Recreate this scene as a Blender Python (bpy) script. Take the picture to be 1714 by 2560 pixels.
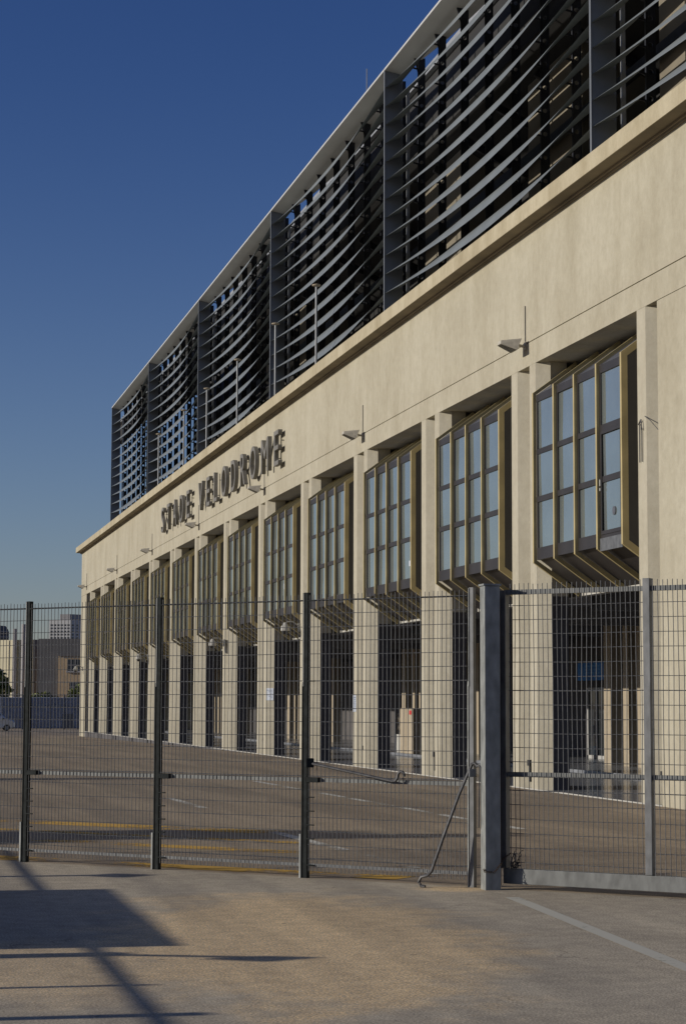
import bpy, math, random
from mathutils import Vector, Matrix
R = math.radians
random.seed(7)
SC = bpy.context.scene
for o in list(bpy.data.objects):
    bpy.data.objects.remove(o)

# ------------------------------------------------------------------ camera
EYE = 2.25
YAW, PITCH, ROLL = R(12.93), R(5.44), R(0.19)
cam_d = bpy.data.cameras.new("camera")
cam = bpy.data.objects.new("camera", cam_d)
SC.collection.objects.link(cam)
SC.camera = cam
cam_d.sensor_fit = 'VERTICAL'
cam_d.sensor_height = 36.0
cam_d.sensor_width = 36.0
cam_d.lens = 36.0 * 5080.0 / 2560.0
cam_d.clip_start = 0.1
cam_d.clip_end = 6000
fw = Vector((math.sin(YAW) * math.cos(PITCH), math.cos(YAW) * math.cos(PITCH), math.sin(PITCH)))
rt = Vector((math.cos(YAW), -math.sin(YAW), 0))
up = rt.cross(fw)
r2 = rt * math.cos(ROLL) + up * math.sin(ROLL)
u2 = up * math.cos(ROLL) - rt * math.sin(ROLL)
m = Matrix(((r2.x, u2.x, -fw.x, 0), (r2.y, u2.y, -fw.y, 0), (r2.z, u2.z, -fw.z, EYE), (0, 0, 0, 1)))
cam.matrix_world = m

# ------------------------------------------------------------------ light
SUN_EL = R(17.5)
TRAVEL = Vector((1.0, -0.035, 0)).normalized()       # horizontal direction the light travels
W = bpy.data.worlds.new("World")
SC.world = W
W.use_nodes = True
nt = W.node_tree
bg = nt.nodes["Background"]
sky = nt.nodes.new("ShaderNodeTexSky")
sky.sky_type = 'NISHITA'
sky.sun_disc = False
sky.sun_elevation = SUN_EL
sky.sun_rotation = math.atan2(-TRAVEL.x, -TRAVEL.y)
sky.altitude = 0
sky.air_density = 1.0
sky.dust_density = 0.3
sky.ozone_density = 3.0
# deep clear blue overhead, paler and a little hazier towards the horizon
wtc = nt.nodes.new("ShaderNodeTexCoord")
wsp = nt.nodes.new("ShaderNodeSeparateXYZ")
nt.links.new(wtc.outputs['Generated'], wsp.inputs[0])
wrp = nt.nodes.new("ShaderNodeValToRGB")
wrp.color_ramp.interpolation = 'EASE'
wrp.color_ramp.elements[0].position = 0.0
wrp.color_ramp.elements[0].color = (0.88, 0.865, 1.06, 1)
wrp.color_ramp.elements[1].position = 0.36
wrp.color_ramp.elements[1].color = (0.385, 0.525, 0.90, 1)
nt.links.new(wsp.outputs[2], wrp.inputs[0])
wmx = nt.nodes.new("ShaderNodeMix")
wmx.data_type = 'RGBA'; wmx.blend_type = 'MULTIPLY'
wmx.inputs[0].default_value = 1.0
nt.links.new(sky.outputs[0], wmx.inputs[6])
nt.links.new(wrp.outputs[0], wmx.inputs[7])
nt.links.new(wmx.outputs[2], bg.inputs[0])
bg.inputs[1].default_value = 0.08
sl = bpy.data.lights.new("sun", 'SUN')
sl.energy = 4.3
sl.angle = R(0.53)
sl.color = (1.0, 0.92, 0.80)
so = bpy.data.objects.new("sun", sl)
SC.collection.objects.link(so)
d = Vector((TRAVEL.x * math.cos(SUN_EL), TRAVEL.y * math.cos(SUN_EL), -math.sin(SUN_EL)))
so.rotation_euler = d.to_track_quat('-Z', 'Y').to_euler()
so.location = (-60, 0, 40)
SC.view_settings.view_transform = 'Standard'
SC.view_settings.look = 'None'
SC.view_settings.gamma = 1.0
SC.view_settings.exposure = -0.2
SC.render.engine = 'CYCLES'
SC.cycles.max_bounces = 6

# ------------------------------------------------------------------ materials
def newmat(name):
    mt = bpy.data.materials.new(name)
    mt.use_nodes = True
    n = mt.node_tree
    return mt, n, n.nodes, n.links, n.nodes["Principled BSDF"]

def ramp(nodes, a, b, p0=0.3, p1=0.7):
    r = nodes.new("ShaderNodeValToRGB")
    r.color_ramp.elements[0].position = p0
    r.color_ramp.elements[0].color = (*a, 1)
    r.color_ramp.elements[1].position = p1
    r.color_ramp.elements[1].color = (*b, 1)
    return r

def simple(name, col, rough=0.6, metal=0.0, var=0.12, scale=3.0, bump=0.0, bscale=40.0, spec=None, stretch=(1, 1, 1)):
    mt, n, N, L, P = newmat(name)
    tc = N.new("ShaderNodeTexCoord")
    mp = N.new("ShaderNodeMapping")
    mp.inputs['Scale'].default_value = stretch
    L.new(tc.outputs['Object'], mp.inputs[0])
    no = N.new("ShaderNodeTexNoise")
    no.inputs['Scale'].default_value = scale
    no.inputs['Detail'].default_value = 5
    L.new(mp.outputs[0], no.inputs['Vector'])
    a = tuple(c * (1 - var) for c in col)
    b = tuple(min(1, c * (1 + var)) for c in col)
    rp = ramp(N, a, b)
    L.new(no.outputs[0], rp.inputs[0])
    L.new(rp.outputs[0], P.inputs['Base Color'])
    P.inputs['Roughness'].default_value = rough
    P.inputs['Metallic'].default_value = metal
    if spec is not None:
        P.inputs['Specular IOR Level'].default_value = spec
    if bump:
        n2 = N.new("ShaderNodeTexNoise")
        n2.inputs['Scale'].default_value = bscale
        n2.inputs['Detail'].default_value = 4
        L.new(tc.outputs['Object'], n2.inputs['Vector'])
        bp = N.new("ShaderNodeBump")
        bp.inputs['Strength'].default_value = bump
        bp.inputs['Distance'].default_value = 0.02
        L.new(n2.outputs[0], bp.inputs['Height'])
        L.new(bp.outputs[0], P.inputs['Normal'])
    return mt

def mixc(N, L, fac, a, b, mode='MIX'):
    x = N.new("ShaderNodeMix")
    x.data_type = 'RGBA'
    x.blend_type = mode
    for v, s in ((fac, 0), (a, 6), (b, 7)):
        if hasattr(v, 'is_output'):
            L.new(v, x.inputs[s])
        elif s == 0:
            x.inputs[0].default_value = v
        else:
            x.inputs[s].default_value = (*v, 1)
    return x.outputs[2]

def concrete(name, col, st=1.0):
    """rendered concrete with rain streaks, blotches and a rough trowelled surface"""
    mt, n, N, L, P = newmat(name)
    tc = N.new("ShaderNodeTexCoord")
    def noise(scale, stretch, detail=5, rough=0.6):
        mp = N.new("ShaderNodeMapping")
        mp.inputs['Scale'].default_value = stretch
        L.new(tc.outputs['Object'], mp.inputs[0])
        t = N.new("ShaderNodeTexNoise")
        t.inputs['Scale'].default_value = scale
        t.inputs['Detail'].default_value = detail
        t.inputs['Roughness'].default_value = rough
        L.new(mp.outputs[0], t.inputs['Vector'])
        return t.outputs[0]
    streak = ramp(N, tuple(1 - st * (1 - q) for q in (0.85, 0.83, 0.795)), tuple(1 + st * q for q in (0.04, 0.04, 0.05)), 0.30, 0.60)
    L.new(noise(1.1, (1, 1, 0.16), 5, 0.6), streak.inputs[0])
    blot = ramp(N, (0.89, 0.875, 0.85), (1.03, 1.03, 1.03), 0.33, 0.6)
    L.new(noise(0.45, (1, 1, 0.7), 6), blot.inputs[0])
    fine = ramp(N, (0.88, 0.87, 0.855), (1.05, 1.05, 1.05), 0.33, 0.63)
    L.new(noise(4.5, (1, 1, 0.8), 10, 0.78), fine.inputs[0])
    c = mixc(N, L, 1.0, col, streak.outputs[0], 'MULTIPLY')
    c = mixc(N, L, 1.0, c, blot.outputs[0], 'MULTIPLY')
    c = mixc(N, L, 1.0, c, fine.outputs[0], 'MULTIPLY')
    L.new(c, P.inputs['Base Color'])
    P.inputs['Roughness'].default_value = 0.9
    P.inputs['Specular IOR Level'].default_value = 0.2
    bp = N.new("ShaderNodeBump")
    bp.inputs['Strength'].default_value = 0.35
    bp.inputs['Distance'].default_value = 0.02
    L.new(noise(14.0, (1, 1, 1), 6, 0.7), bp.inputs['Height'])
    L.new(bp.outputs[0], P.inputs['Normal'])
    return mt

M = {}
M['wall'] = concrete("beige_render", (0.41, 0.383, 0.298), 0.55)
M['pier'] = concrete("pier_render", (0.415, 0.388, 0.308), 0.25)
M['cornice'] = concrete("cornice_render", (0.43, 0.385, 0.275))
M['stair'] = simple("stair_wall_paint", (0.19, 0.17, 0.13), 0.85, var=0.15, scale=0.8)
M['soffit'] = simple("dark_brown_soffit", (0.20, 0.165, 0.11), 0.9, var=0.25, scale=0.8)  # cornice underside, a darker brown than the cornice
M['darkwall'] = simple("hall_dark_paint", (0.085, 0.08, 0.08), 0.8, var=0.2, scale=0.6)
M['hallpillar'] = concrete("hall_pillar_render", (0.38, 0.33, 0.25))
M['ceiling'] = simple("hall_ceiling_paint", (0.16, 0.16, 0.17), 0.8, var=0.15)
M['lintel'] = simple("white_board", (0.42, 0.41, 0.37), 0.6, var=0.1)
M['floor'] = simple("polished_tile", (0.20, 0.21, 0.23), 0.18, var=0.2, scale=2.0)
M['bronze'] = simple("bronze_frame", (0.028, 0.0245, 0.024), 0.5, var=0.2, scale=1.5)
M['zinc'] = simple("zinc_sheet", (0.10, 0.105, 0.12), 0.5, 0.2, var=0.2)
M['gold'] = simple("gold_anodised", (0.46, 0.375, 0.18), 0.5, 0.1, var=0.15, scale=2.0)
M['fin'] = simple("fin_metal", (0.16, 0.175, 0.20), 0.55, 0.0, var=0.12, scale=0.8)
M['finedge'] = simple("fin_edge_metal", (0.24, 0.255, 0.27), 0.45, 0.2, var=0.08)
M['blade'] = simple("louvre_aluminium", (0.185, 0.207, 0.212), 0.5, 0.2, var=0.10, scale=0.7)
M['cap'] = simple("cap_aluminium", (0.50, 0.50, 0.48), 0.5, 0.0, var=0.08, scale=0.6)
M['mullion'] = simple("dark_steel", (0.022, 0.024, 0.03), 0.5, 0.2, var=0.25)
M['steelgrey'] = simple("light_steel", (0.30, 0.31, 0.32), 0.5, 0.2, var=0.15)
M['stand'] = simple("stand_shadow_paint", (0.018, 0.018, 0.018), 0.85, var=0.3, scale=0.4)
M['letter'] = simple("letter_metal", (0.165, 0.157, 0.138), 0.6, 0.0, var=0.18, scale=4.0)
M['lamp'] = simple("lamp_housing", (0.44, 0.41, 0.34), 0.6, 0.1, var=0.15, scale=8)
M['lampglass'] = simple("lamp_glass", (0.10, 0.095, 0.08), 0.25, 0.0, var=0.3, scale=10)
M['camwhite'] = simple("camera_housing", (0.42, 0.41, 0.37), 0.5, var=0.08)
M['camdark'] = simple("camera_dome", (0.03, 0.03, 0.032), 0.15, var=0.1)
M['paper'] = simple("notice_paper", (0.46, 0.50, 0.56), 0.7, var=0.06)
M['ink'] = simple("notice_ink", (0.20, 0.24, 0.32), 0.7, var=0.2)
M['blue'] = simple("blue_sign_paint", (0.015, 0.17, 0.50), 0.5, var=0.12)
M['bluetext'] = simple("blue_sign_text", (0.10, 0.30, 0.60), 0.5, var=0.12)
M['doorframe'] = simple("door_frame_paint", (0.42, 0.42, 0.41), 0.5, var=0.08)
M['dkpost'] = simple("dark_post_shade", (0.020, 0.023, 0.023), 0.7, 0.0, var=0.35, scale=12, spec=0.08)  # near-black puts the posts' shade into the colour; small fittings share it
M['galv'] = simple("galvanised_steel", (0.235, 0.245, 0.235), 0.5, 0.1, var=0.28, scale=9, stretch=(1, 1, 0.5), bump=0.1, bscale=50)
M['galvrail'] = simple("dull_galvanised_rail", (0.13, 0.136, 0.133), 0.55, 0.1, var=0.3, scale=9, stretch=(1, 1, 0.5))
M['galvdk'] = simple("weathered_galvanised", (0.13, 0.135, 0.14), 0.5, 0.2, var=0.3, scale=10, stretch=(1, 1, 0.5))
M['wire'] = simple("fence_wire", (0.095, 0.098, 0.103), 0.55, 0.1, var=0.25, scale=20)
M['rust'] = simple("rusty_steel", (0.06, 0.036, 0.02), 0.8, 0.1, var=0.6, scale=7, stretch=(1, 1, 0.3))
M['rod'] = simple("iron_rod", (0.085, 0.085, 0.088), 0.5, 0.5, var=0.3, scale=15)
M['line'] = simple("worn_white_paint", (0.62, 0.64, 0.60), 0.8, var=0.22, scale=6)

def marking(name, col, keep):
    """worn road paint: patches are missing"""
    mt, n, N, L, P = newmat(name)
    tc = N.new("ShaderNodeTexCoord")
    a = N.new("ShaderNodeTexNoise"); a.inputs['Scale'].default_value = 5.0; a.inputs['Detail'].default_value = 8; a.inputs['Roughness'].default_value = 0.75
    L.new(tc.outputs['Object'], a.inputs['Vector'])
    b = N.new("ShaderNodeTexNoise"); b.inputs['Scale'].default_value = 0.5; b.inputs['Detail'].default_value = 3
    L.new(tc.outputs['Object'], b.inputs['Vector'])
    s = N.new("ShaderNodeMath"); s.operation = 'ADD'
    L.new(a.outputs[0], s.inputs[0]); L.new(b.outputs[0], s.inputs[1])
    r = N.new("ShaderNodeMapRange"); r.inputs[1].default_value = 1.0 - keep; r.inputs[2].default_value = 1.12 - keep
    L.new(s.outputs[0], r.inputs[0])
    P.inputs['Base Color'].default_value = (*col, 1)
    P.inputs['Roughness'].default_value = 0.8
    tr = N.new("ShaderNodeBsdfTransparent")
    mx = N.new("ShaderNodeMixShader")
    L.new(r.outputs[0], mx.inputs[0]); L.new(tr.outputs[0], mx.inputs[1]); L.new(P.outputs[0], mx.inputs[2])
    L.new(mx.outputs[0], N["Material Output"].inputs[0])
    return mt
M['yellow'] = marking("worn_yellow_paint", (0.56, 0.33, 0.04), 0.06)
M['whiteline'] = marking("worn_white_line", (0.52, 0.51, 0.45), 0.08)
M['freshline'] = marking("white_line_paint", (0.47, 0.455, 0.38), 0.26)

def glass(name, tint, rough=0.03, metal=0.75, wob=0.02):
    mt, n, N, L, P = newmat(name)
    tc = N.new("ShaderNodeTexCoord")
    no = N.new("ShaderNodeTexNoise")
    no.inputs['Scale'].default_value = 0.9
    no.inputs['Detail'].default_value = 2
    L.new(tc.outputs['Object'], no.inputs['Vector'])
    rp = ramp(N, tuple(c * 0.92 for c in tint), tuple(c * 1.06 for c in tint))
    L.new(no.outputs[0], rp.inputs[0])
    L.new(rp.outputs[0], P.inputs['Base Color'])
    P.inputs['Roughness'].default_value = rough
    P.inputs['Metallic'].default_value = metal
    bp = N.new("ShaderNodeBump")
    bp.inputs['Strength'].default_value = wob
    bp.inputs['Distance'].default_value = 0.2
    L.new(no.outputs[0], bp.inputs['Height'])
    L.new(bp.outputs[0], P.inputs['Normal'])
    return mt
M['glass'] = glass("sun_control_glass", (0.43, 0.485, 0.475))
M['sideglass'] = glass("side_glass", (0.06, 0.06, 0.065), 0.08, 0.5)
M['doorglass'] = glass("door_glass", (0.03, 0.035, 0.04), 0.05, 0.2)
M['carglass'] = glass("car_glass", (0.06, 0.07, 0.08), 0.05, 0.3)

# fence line: origin at the first post, runs at 45 degrees
F0 = Vector((2.17, 29.79, 0))
FU = Vector((math.sqrt(.5), -math.sqrt(.5), 0))
FN = Vector((-math.sqrt(.5), -math.sqrt(.5), 0))

def ground_material():
    mt, n, N, L, P = newmat("asphalt_ground")
    tc = N.new("ShaderNodeTexCoord")
    co = tc.outputs['Object']
    def noise(scale, detail=5, rough=0.6, stretch=None):
        v = co
        if stretch:
            mp = N.new("ShaderNodeMapping")
            mp.inputs['Scale'].default_value = stretch
            L.new(co, mp.inputs[0]); v = mp.outputs[0]
        t = N.new("ShaderNodeTexNoise")
        t.inputs['Scale'].default_value = scale
        t.inputs['Detail'].default_value = detail
        t.inputs['Roughness'].default_value = rough
        L.new(v, t.inputs['Vector'])
        return t.outputs[0]
    def math_(op, a, b=None, c=None):
        x = N.new("ShaderNodeMath"); x.operation = op
        for i, v in enumerate((a, b, c)):
            if v is None: continue
            if hasattr(v, 'is_output'): L.new(v, x.inputs[i])
            else: x.inputs[i].default_value = v
        return x.outputs[0]
    def mrange(v, a, b):
        x = N.new("ShaderNodeMapRange"); x.interpolation_type = 'SMOOTHSTEP'
        L.new(v, x.inputs[0]); x.inputs[1].default_value = a; x.inputs[2].default_value = b
        return x.outputs[0]
    sp = N.new("ShaderNodeSeparateXYZ"); L.new(co, sp.inputs[0])
    X, Y = sp.outputs[0], sp.outputs[1]
    big = noise(0.35, 6, 0.65)
    mid = noise(1.6, 6, 0.7)
    # near asphalt / forecourt
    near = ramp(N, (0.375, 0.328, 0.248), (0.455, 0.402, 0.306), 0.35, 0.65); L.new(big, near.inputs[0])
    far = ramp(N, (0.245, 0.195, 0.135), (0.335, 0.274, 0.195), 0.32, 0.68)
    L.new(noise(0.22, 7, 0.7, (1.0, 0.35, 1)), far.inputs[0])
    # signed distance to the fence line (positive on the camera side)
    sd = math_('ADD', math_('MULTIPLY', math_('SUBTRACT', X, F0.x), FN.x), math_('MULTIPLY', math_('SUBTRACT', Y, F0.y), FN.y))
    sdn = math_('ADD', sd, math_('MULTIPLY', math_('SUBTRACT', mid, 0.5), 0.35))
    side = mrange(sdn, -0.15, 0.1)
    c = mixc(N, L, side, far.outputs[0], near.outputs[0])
    # deposit of sandy grit in the foreground, uneven outline
    def blob(cx, cy, rx, ry, ang):
        ca, sa = math.cos(ang), math.sin(ang)
        dx = math_('SUBTRACT', X, cx); dy = math_('SUBTRACT', Y, cy)
        a = math_('ADD', math_('MULTIPLY', dx, ca / rx), math_('MULTIPLY', dy, sa / rx))
        b = math_('ADD', math_('MULTIPLY', dx, -sa / ry), math_('MULTIPLY', dy, ca / ry))
        return math_('SQRT', math_('ADD', math_('MULTIPLY', a, a), math_('MULTIPLY', b, b)))
    d1 = blob(4.0, 19.5, 1.95, 4.9, R(-8))
    d2 = blob(7.05, 24.4, 0.55, 0.55, 0)
    d3 = blob(1.6, 17.8, 1.6, 2.2, 0)
    wob = math_('MULTIPLY', math_('SUBTRACT', noise(0.9, 6, 0.7), 0.5), 1.5)
    s1 = math_('SUBTRACT', 1.0, mrange(math_('ADD', d1, wob), 0.70, 1.20))
    s3 = math_('SUBTRACT', 1.0, mrange(math_('ADD', d3, wob), 0.5, 1.2))
    s2 = math_('MULTIPLY', math_('SUBTRACT', 1.0, mrange(math_('ADD', d2, wob), 0.4, 1.1)), 1.0)
    sand = math_('MAXIMUM', math_('MAXIMUM', s1, s2), math_('MULTIPLY', s3, 0.7))
    gr = noise(30.0, 4, 0.7)
    gmask = mrange(gr, 0.40, 0.54)
    sandc = ramp(N, (0.58, 0.43, 0.235), (0.84, 0.63, 0.36), 0.3, 0.7); L.new(noise(40, 2), sandc.inputs[0])
    c = mixc(N, L, math_('MULTIPLY', sand, math_('ADD', math_('MULTIPLY', gmask, 0.85), 0.15)), c, sandc.outputs[0])
    # aggregate speckle
    spk = ramp(N, (0.58, 0.58, 0.59), (1.42, 1.41, 1.38), 0.36, 0.64); L.new(noise(50.0, 3, 0.65), spk.inputs[0])
    c = mixc(N, L, 1.0, c, spk.outputs[0], 'MULTIPLY')
    spk2 = ramp(N, (0.86, 0.86, 0.87), (1.10, 1.10, 1.09), 0.38, 0.62); L.new(noise(4.0, 6, 0.7), spk2.inputs[0])
    c = mixc(N, L, 1.0, c, spk2.outputs[0], 'MULTIPLY')
    # tyre-worn darker traces on the forecourt
    tr = ramp(N, (0.80, 0.80, 0.82), (1.05, 1.04, 1.03), 0.4, 0.58); L.new(noise(0.5, 4, 0.6, (1.6, 0.12, 1)), tr.inputs[0])
    c = mixc(N, L, 1.0, c, tr.outputs[0], 'MULTIPLY')
    # small dark spots, stones and a few hairline cracks
    vo = N.new("ShaderNodeTexVoronoi"); vo.inputs['Scale'].default_value = 1.3; L.new(co, vo.inputs['Vector'])
    dots = mrange(vo.outputs['Distance'], 0.025, 0.05)
    c = mixc(N, L, math_('MULTIPLY', math_('SUBTRACT', 1.0, dots), 0.6), c, (0.06, 0.055, 0.05))
    v2 = N.new("ShaderNodeTexVoronoi"); v2.feature = 'DISTANCE_TO_EDGE'; v2.inputs['Scale'].default_value = 0.16
    wv_ = N.new("ShaderNodeVectorMath"); wv_.operation = 'ADD'
    wn = N.new("ShaderNodeTexNoise"); wn.inputs['Scale'].default_value = 1.1; wn.inputs['Detail'].default_value = 6; L.new(co, wn.inputs['Vector'])
    ws = N.new("ShaderNodeVectorMath"); ws.operation = 'SCALE'; ws.inputs['Scale'].default_value = 1.6; L.new(wn.outputs['Color'], ws.inputs[0])
    L.new(co, wv_.inputs[0]); L.new(ws.outputs[0], wv_.inputs[1]); L.new(wv_.outputs[0], v2.inputs['Vector'])
    crack = math_('MULTIPLY', math_('SUBTRACT', 1.0, mrange(v2.outputs['Distance'], 0.0008, 0.0035)), mrange(noise(0.3, 3), 0.50, 0.60))
    c = mixc(N, L, math_('MULTIPLY', crack, 0.5), c, (0.07, 0.06, 0.05))
    L.new(c, P.inputs['Base Color'])
    P.inputs['Roughness'].default_value = 0.92
    P.inputs['Specular IOR Level'].default_value = 0.25
    bp = N.new("ShaderNodeBump"); bp.inputs['Strength'].default_value = 0.35; bp.inputs['Distance'].default_value = 0.012
    L.new(gr, bp.inputs['Height']); L.new(bp.outputs[0], P.inputs['Normal'])
    return mt
M['ground'] = ground_material()

# ------------------------------------------------------------------ mesh helper
class MB:
    def __init__(s):
        s.v = []; s.f = []; s.mi = []
    def add(s, vs, fs, mi=0):
        b = len(s.v)
        s.v += [tuple(p) for p in vs]
        s.f += [tuple(i + b for i in q) for q in fs]
        s.mi += [mi] * len(fs)
        return s
    def box(s, x0, x1, y0, y1, z0, z1, mi=0):
        x0, x1 = min(x0, x1), max(x0, x1); y0, y1 = min(y0, y1), max(y0, y1); z0, z1 = min(z0, z1), max(z0, z1)
        v = [(x0, y0, z0), (x1, y0, z0), (x1, y1, z0), (x0, y1, z0), (x0, y0, z1), (x1, y0, z1), (x1, y1, z1), (x0, y1, z1)]
        return s.add(v, [(3, 2, 1, 0), (4, 5, 6, 7), (0, 1, 5, 4), (1, 2, 6, 5), (2, 3, 7, 6), (3, 0, 4, 7)], mi)
    def prism(s, pts, dv, mi=0):
        """closed polygon extruded by vector dv"""
        n = len(pts); dv = Vector(dv)
        pts = [Vector(p) for p in pts]
        v = pts + [p + dv for p in pts]
        f = [tuple(range(n))[::-1], tuple(range(n, 2 * n))] + [(i, (i + 1) % n, n + (i + 1) % n, n + i) for i in range(n)]
        return s.add(v, f, mi)
    def bar(s, a, b, w, h=None, mi=0, upv=(0, 0, 1)):
        """rectangular bar from a to b"""
        h = h or w
        a, b = Vector(a), Vector(b); t = (b - a).normalized(); u = Vector(upv)
        if abs(t.dot(u)) > 0.98: u = FN
        sd_ = t.cross(u).normalized(); u = sd_.cross(t).normalized()
        o = [sd_ * (w / 2) + u * (h / 2), sd_ * (-w / 2) + u * (h / 2), sd_ * (-w / 2) - u * (h / 2), sd_ * (w / 2) - u * (h / 2)]
        v = [a + q for q in o] + [b + q for q in o]
        return s.add(v, [(0, 1, 2, 3), (7, 6, 5, 4), (0, 4, 5, 1), (1, 5, 6, 2), (2, 6, 7, 3), (3, 7, 4, 0)], mi)
    def tube(s, pts, r, n=8, mi=0, caps=True):
        pts = [Vector(p) for p in pts]
        rs = r if isinstance(r, (list, tuple)) else [r] * len(pts)
        base = len(s.v); k = len(pts)
        ref = Vector((0.13, 0.31, 0.94))
        for i, p in enumerate(pts):
            t = (pts[min(i + 1, k - 1)] - pts[max(i - 1, 0)]).normalized()
            if abs(t.dot(ref)) > 0.95: ref = Vector((1, 0.1, 0))
            a = t.cross(ref).normalized(); b = t.cross(a).normalized()
            for j in range(n):
                an = 2 * math.pi * j / n
                s.v.append(tuple(p + (a * math.cos(an) + b * math.sin(an)) * rs[i]))
        for i in range(k - 1):
            for j in range(n):
                s.f.append((base + i * n + j, base + i * n + (j + 1) % n, base + (i + 1) * n + (j + 1) % n, base + (i + 1) * n + j)); s.mi.append(mi)
        if caps:
            s.f.append(tuple(base + j for j in range(n))[::-1]); s.mi.append(mi)
            s.f.append(tuple(base + (k - 1) * n + j for j in range(n))); s.mi.append(mi)
        return s
    def lathe(s, prof, n=16, mi=0, c=(0, 0, 0)):
        pts = []
        base = len(s.v)
        for r, z in prof:
            for j in range(n):
                an = 2 * math.pi * j / n
                s.v.append((c[0] + r * math.cos(an), c[1] + r * math.sin(an), c[2] + z))
        for i in range(len(prof) - 1):
            for j in range(n):
                s.f.append((base + i * n + j, base + i * n + (j + 1) % n, base + (i + 1) * n + (j + 1) % n, base + (i + 1) * n + j)); s.mi.append(mi)
        s.f.append(tuple(base + j for j in range(n))[::-1]); s.mi.append(mi)
        s.f.append(tuple(base + (len(prof) - 1) * n + j for j in range(n))); s.mi.append(mi)
        return s
    def mesh(s, name, mats, smooth=False):
        me = bpy.data.meshes.new(name)
        me.from_pydata(s.v, [], s.f)
        if not isinstance(mats, (list, tuple)): mats = [mats]
        for x in mats: me.materials.append(x)
        me.polygons.foreach_set('material_index', s.mi)
        if smooth:
            me.polygons.foreach_set('use_smooth', [True] * len(s.f))
        me.update()
        import bmesh
        b = bmesh.new(); b.from_mesh(me)
        bmesh.ops.recalc_face_normals(b, faces=b.faces)
        b.to_mesh(me); b.free()
        return me
    def build(s, name, mats, parent=None, smooth=False, loc=None, bevel=0):
        o = bpy.data.objects.new(name, s.mesh(name, mats, smooth))
        SC.collection.objects.link(o)
        if parent: o.parent = parent
        if loc: o.location = loc
        if smooth:
            mdf = o.modifiers.new("split", 'EDGE_SPLIT'); mdf.split_angle = R(40)
        if bevel:
            mb_ = o.modifiers.new("bevel", 'BEVEL'); mb_.width = bevel; mb_.segments = 2; mb_.limit_method = 'ANGLE'
        return o

def empty(name, loc=(0, 0, 0), rz=0):
    o = bpy.data.objects.new(name, None)
    SC.collection.objects.link(o)
    o.location = loc
    o.rotation_euler = (0, 0, rz)
    o.empty_display_size = 0.3
    return o

def tag(o, label=None, cat=None, group=None, kind=None):
    if label: o['label'] = label
    if cat: o['category'] = cat
    if group: o['group'] = group
    if kind: o['kind'] = kind
    return o

def kids(o):
    return [c for c in bpy.data.objects if c.parent == o]

def copy_tree(o, parent=None):
    ch = kids(o)
    c = o.copy()
    SC.collection.objects.link(c)
    if parent: c.parent = parent
    for k in ch: copy_tree(k, c)
    return c

# ------------------------------------------------------------------ ground
def gz(y):
    return 0.0 if y < 95 else max(-0.45, -0.45 * (y - 95) / 80.0)
ys = [-500, -100, 0, 20, 40, 60, 80, 95, 110, 125, 140, 155, 175, 200, 400, 1500, 5000]
xs = [-3000, -400, -100, -20, 0, 10, 20, 40, 100, 400, 3000]
g = MB()
vv = [(x, y, gz(y)) for y in ys for x in xs]
nx = len(xs)
g.add(vv, [(j * nx + i, j * nx + i + 1, (j + 1) * nx + i + 1, (j + 1) * nx + i) for j in range(len(ys) - 1) for i in range(nx - 1)])
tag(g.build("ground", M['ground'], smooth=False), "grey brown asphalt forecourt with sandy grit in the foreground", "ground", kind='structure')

def strip(name, a, b, w, mat, z=0.004):
    a, b = Vector((*a, 0)), Vector((*b, 0))
    t = (b - a).normalized(); s = Vector((-t.y, t.x, 0)) * (w / 2)
    n = max(1, int((b - a).length / 1.5))
    mb = MB(); v = []
    for i in range(n + 1):
        p = a.lerp(b, i / n); zz = gz(p.y) + z
        v += [(p.x - s.x, p.y - s.y, zz), (p.x + s.x, p.y + s.y, zz)]
    mb.add(v, [(2 * i, 2 * i + 1, 2 * i + 3, 2 * i + 2) for i in range(n)])
    o = mb.build(name, mat)
    o['kind'] = 'structure'
    return o
tag(strip("road_marking", (7.40, 23.25), (6.88, 16.5), 0.17, M['freshline']), "white painted line running from the gate towards the lower right", "road marking")
tag(strip("road_marking", (7.06, 49.3), (7.12, 44.6), 0.20, M['whiteline'], 0.005), "short white line far out on the forecourt", "road marking")
tag(strip("road_marking", (7.00, 36.0), (7.42, 26.6), 0.22, M['whiteline'], 0.006), "worn white line running up to the fence", "road marking")
tag(strip("road_marking", (11.1, 60.0), (11.65, 36.0), 0.20, M['whiteline'], 0.005), "faint white line in front of the stadium", "road marking")
tag(strip("road_marking", (-0.2, 43.0), (7.0, 35.8), 0.85, M['yellow']), "broad worn yellow band farthest from the fence", "road marking")
tag(strip("road_marking", (-1.5, 41.4), (6.9, 33.0), 0.4, M['yellow'], 0.004), "narrow worn yellow band in the tree shadow", "road marking")
tag(strip("road_marking", (-1.0, 38.3), (7.05, 30.25), 0.55, M['yellow']), "worn yellow band second from the fence", "road marking")
tag(strip("road_marking", (-0.5, 32.85), (6.85, 26.1), 0.62, M['yellow']), "worn yellow band close behind the fence", "road marking")

# ------------------------------------------------------------------ stadium
FX = 17.40
P = 9.74
A0 = 44.78
NB = 13
Y_END = 177.2
Y_NEAR = 22.0
Z_BEAM, Z_GROOVE, Z_CB, Z_CT = 11.60, 12.26, 15.42, 15.86
stad = empty("stadium", (FX, 100, 0))
tag(stad, "long beige concrete stadium with paired pillars, bay windows and overhanging cornice", "stadium")
STINV = stad.matrix_basis.inverted()
def part(mb, name, mats, parent=stad, smooth=False, bevel=0):
    o = mb.build(name, mats, parent, smooth, bevel=bevel)
    if parent is stad:
        o.location = (-FX, -100, 0)
    return o

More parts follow.
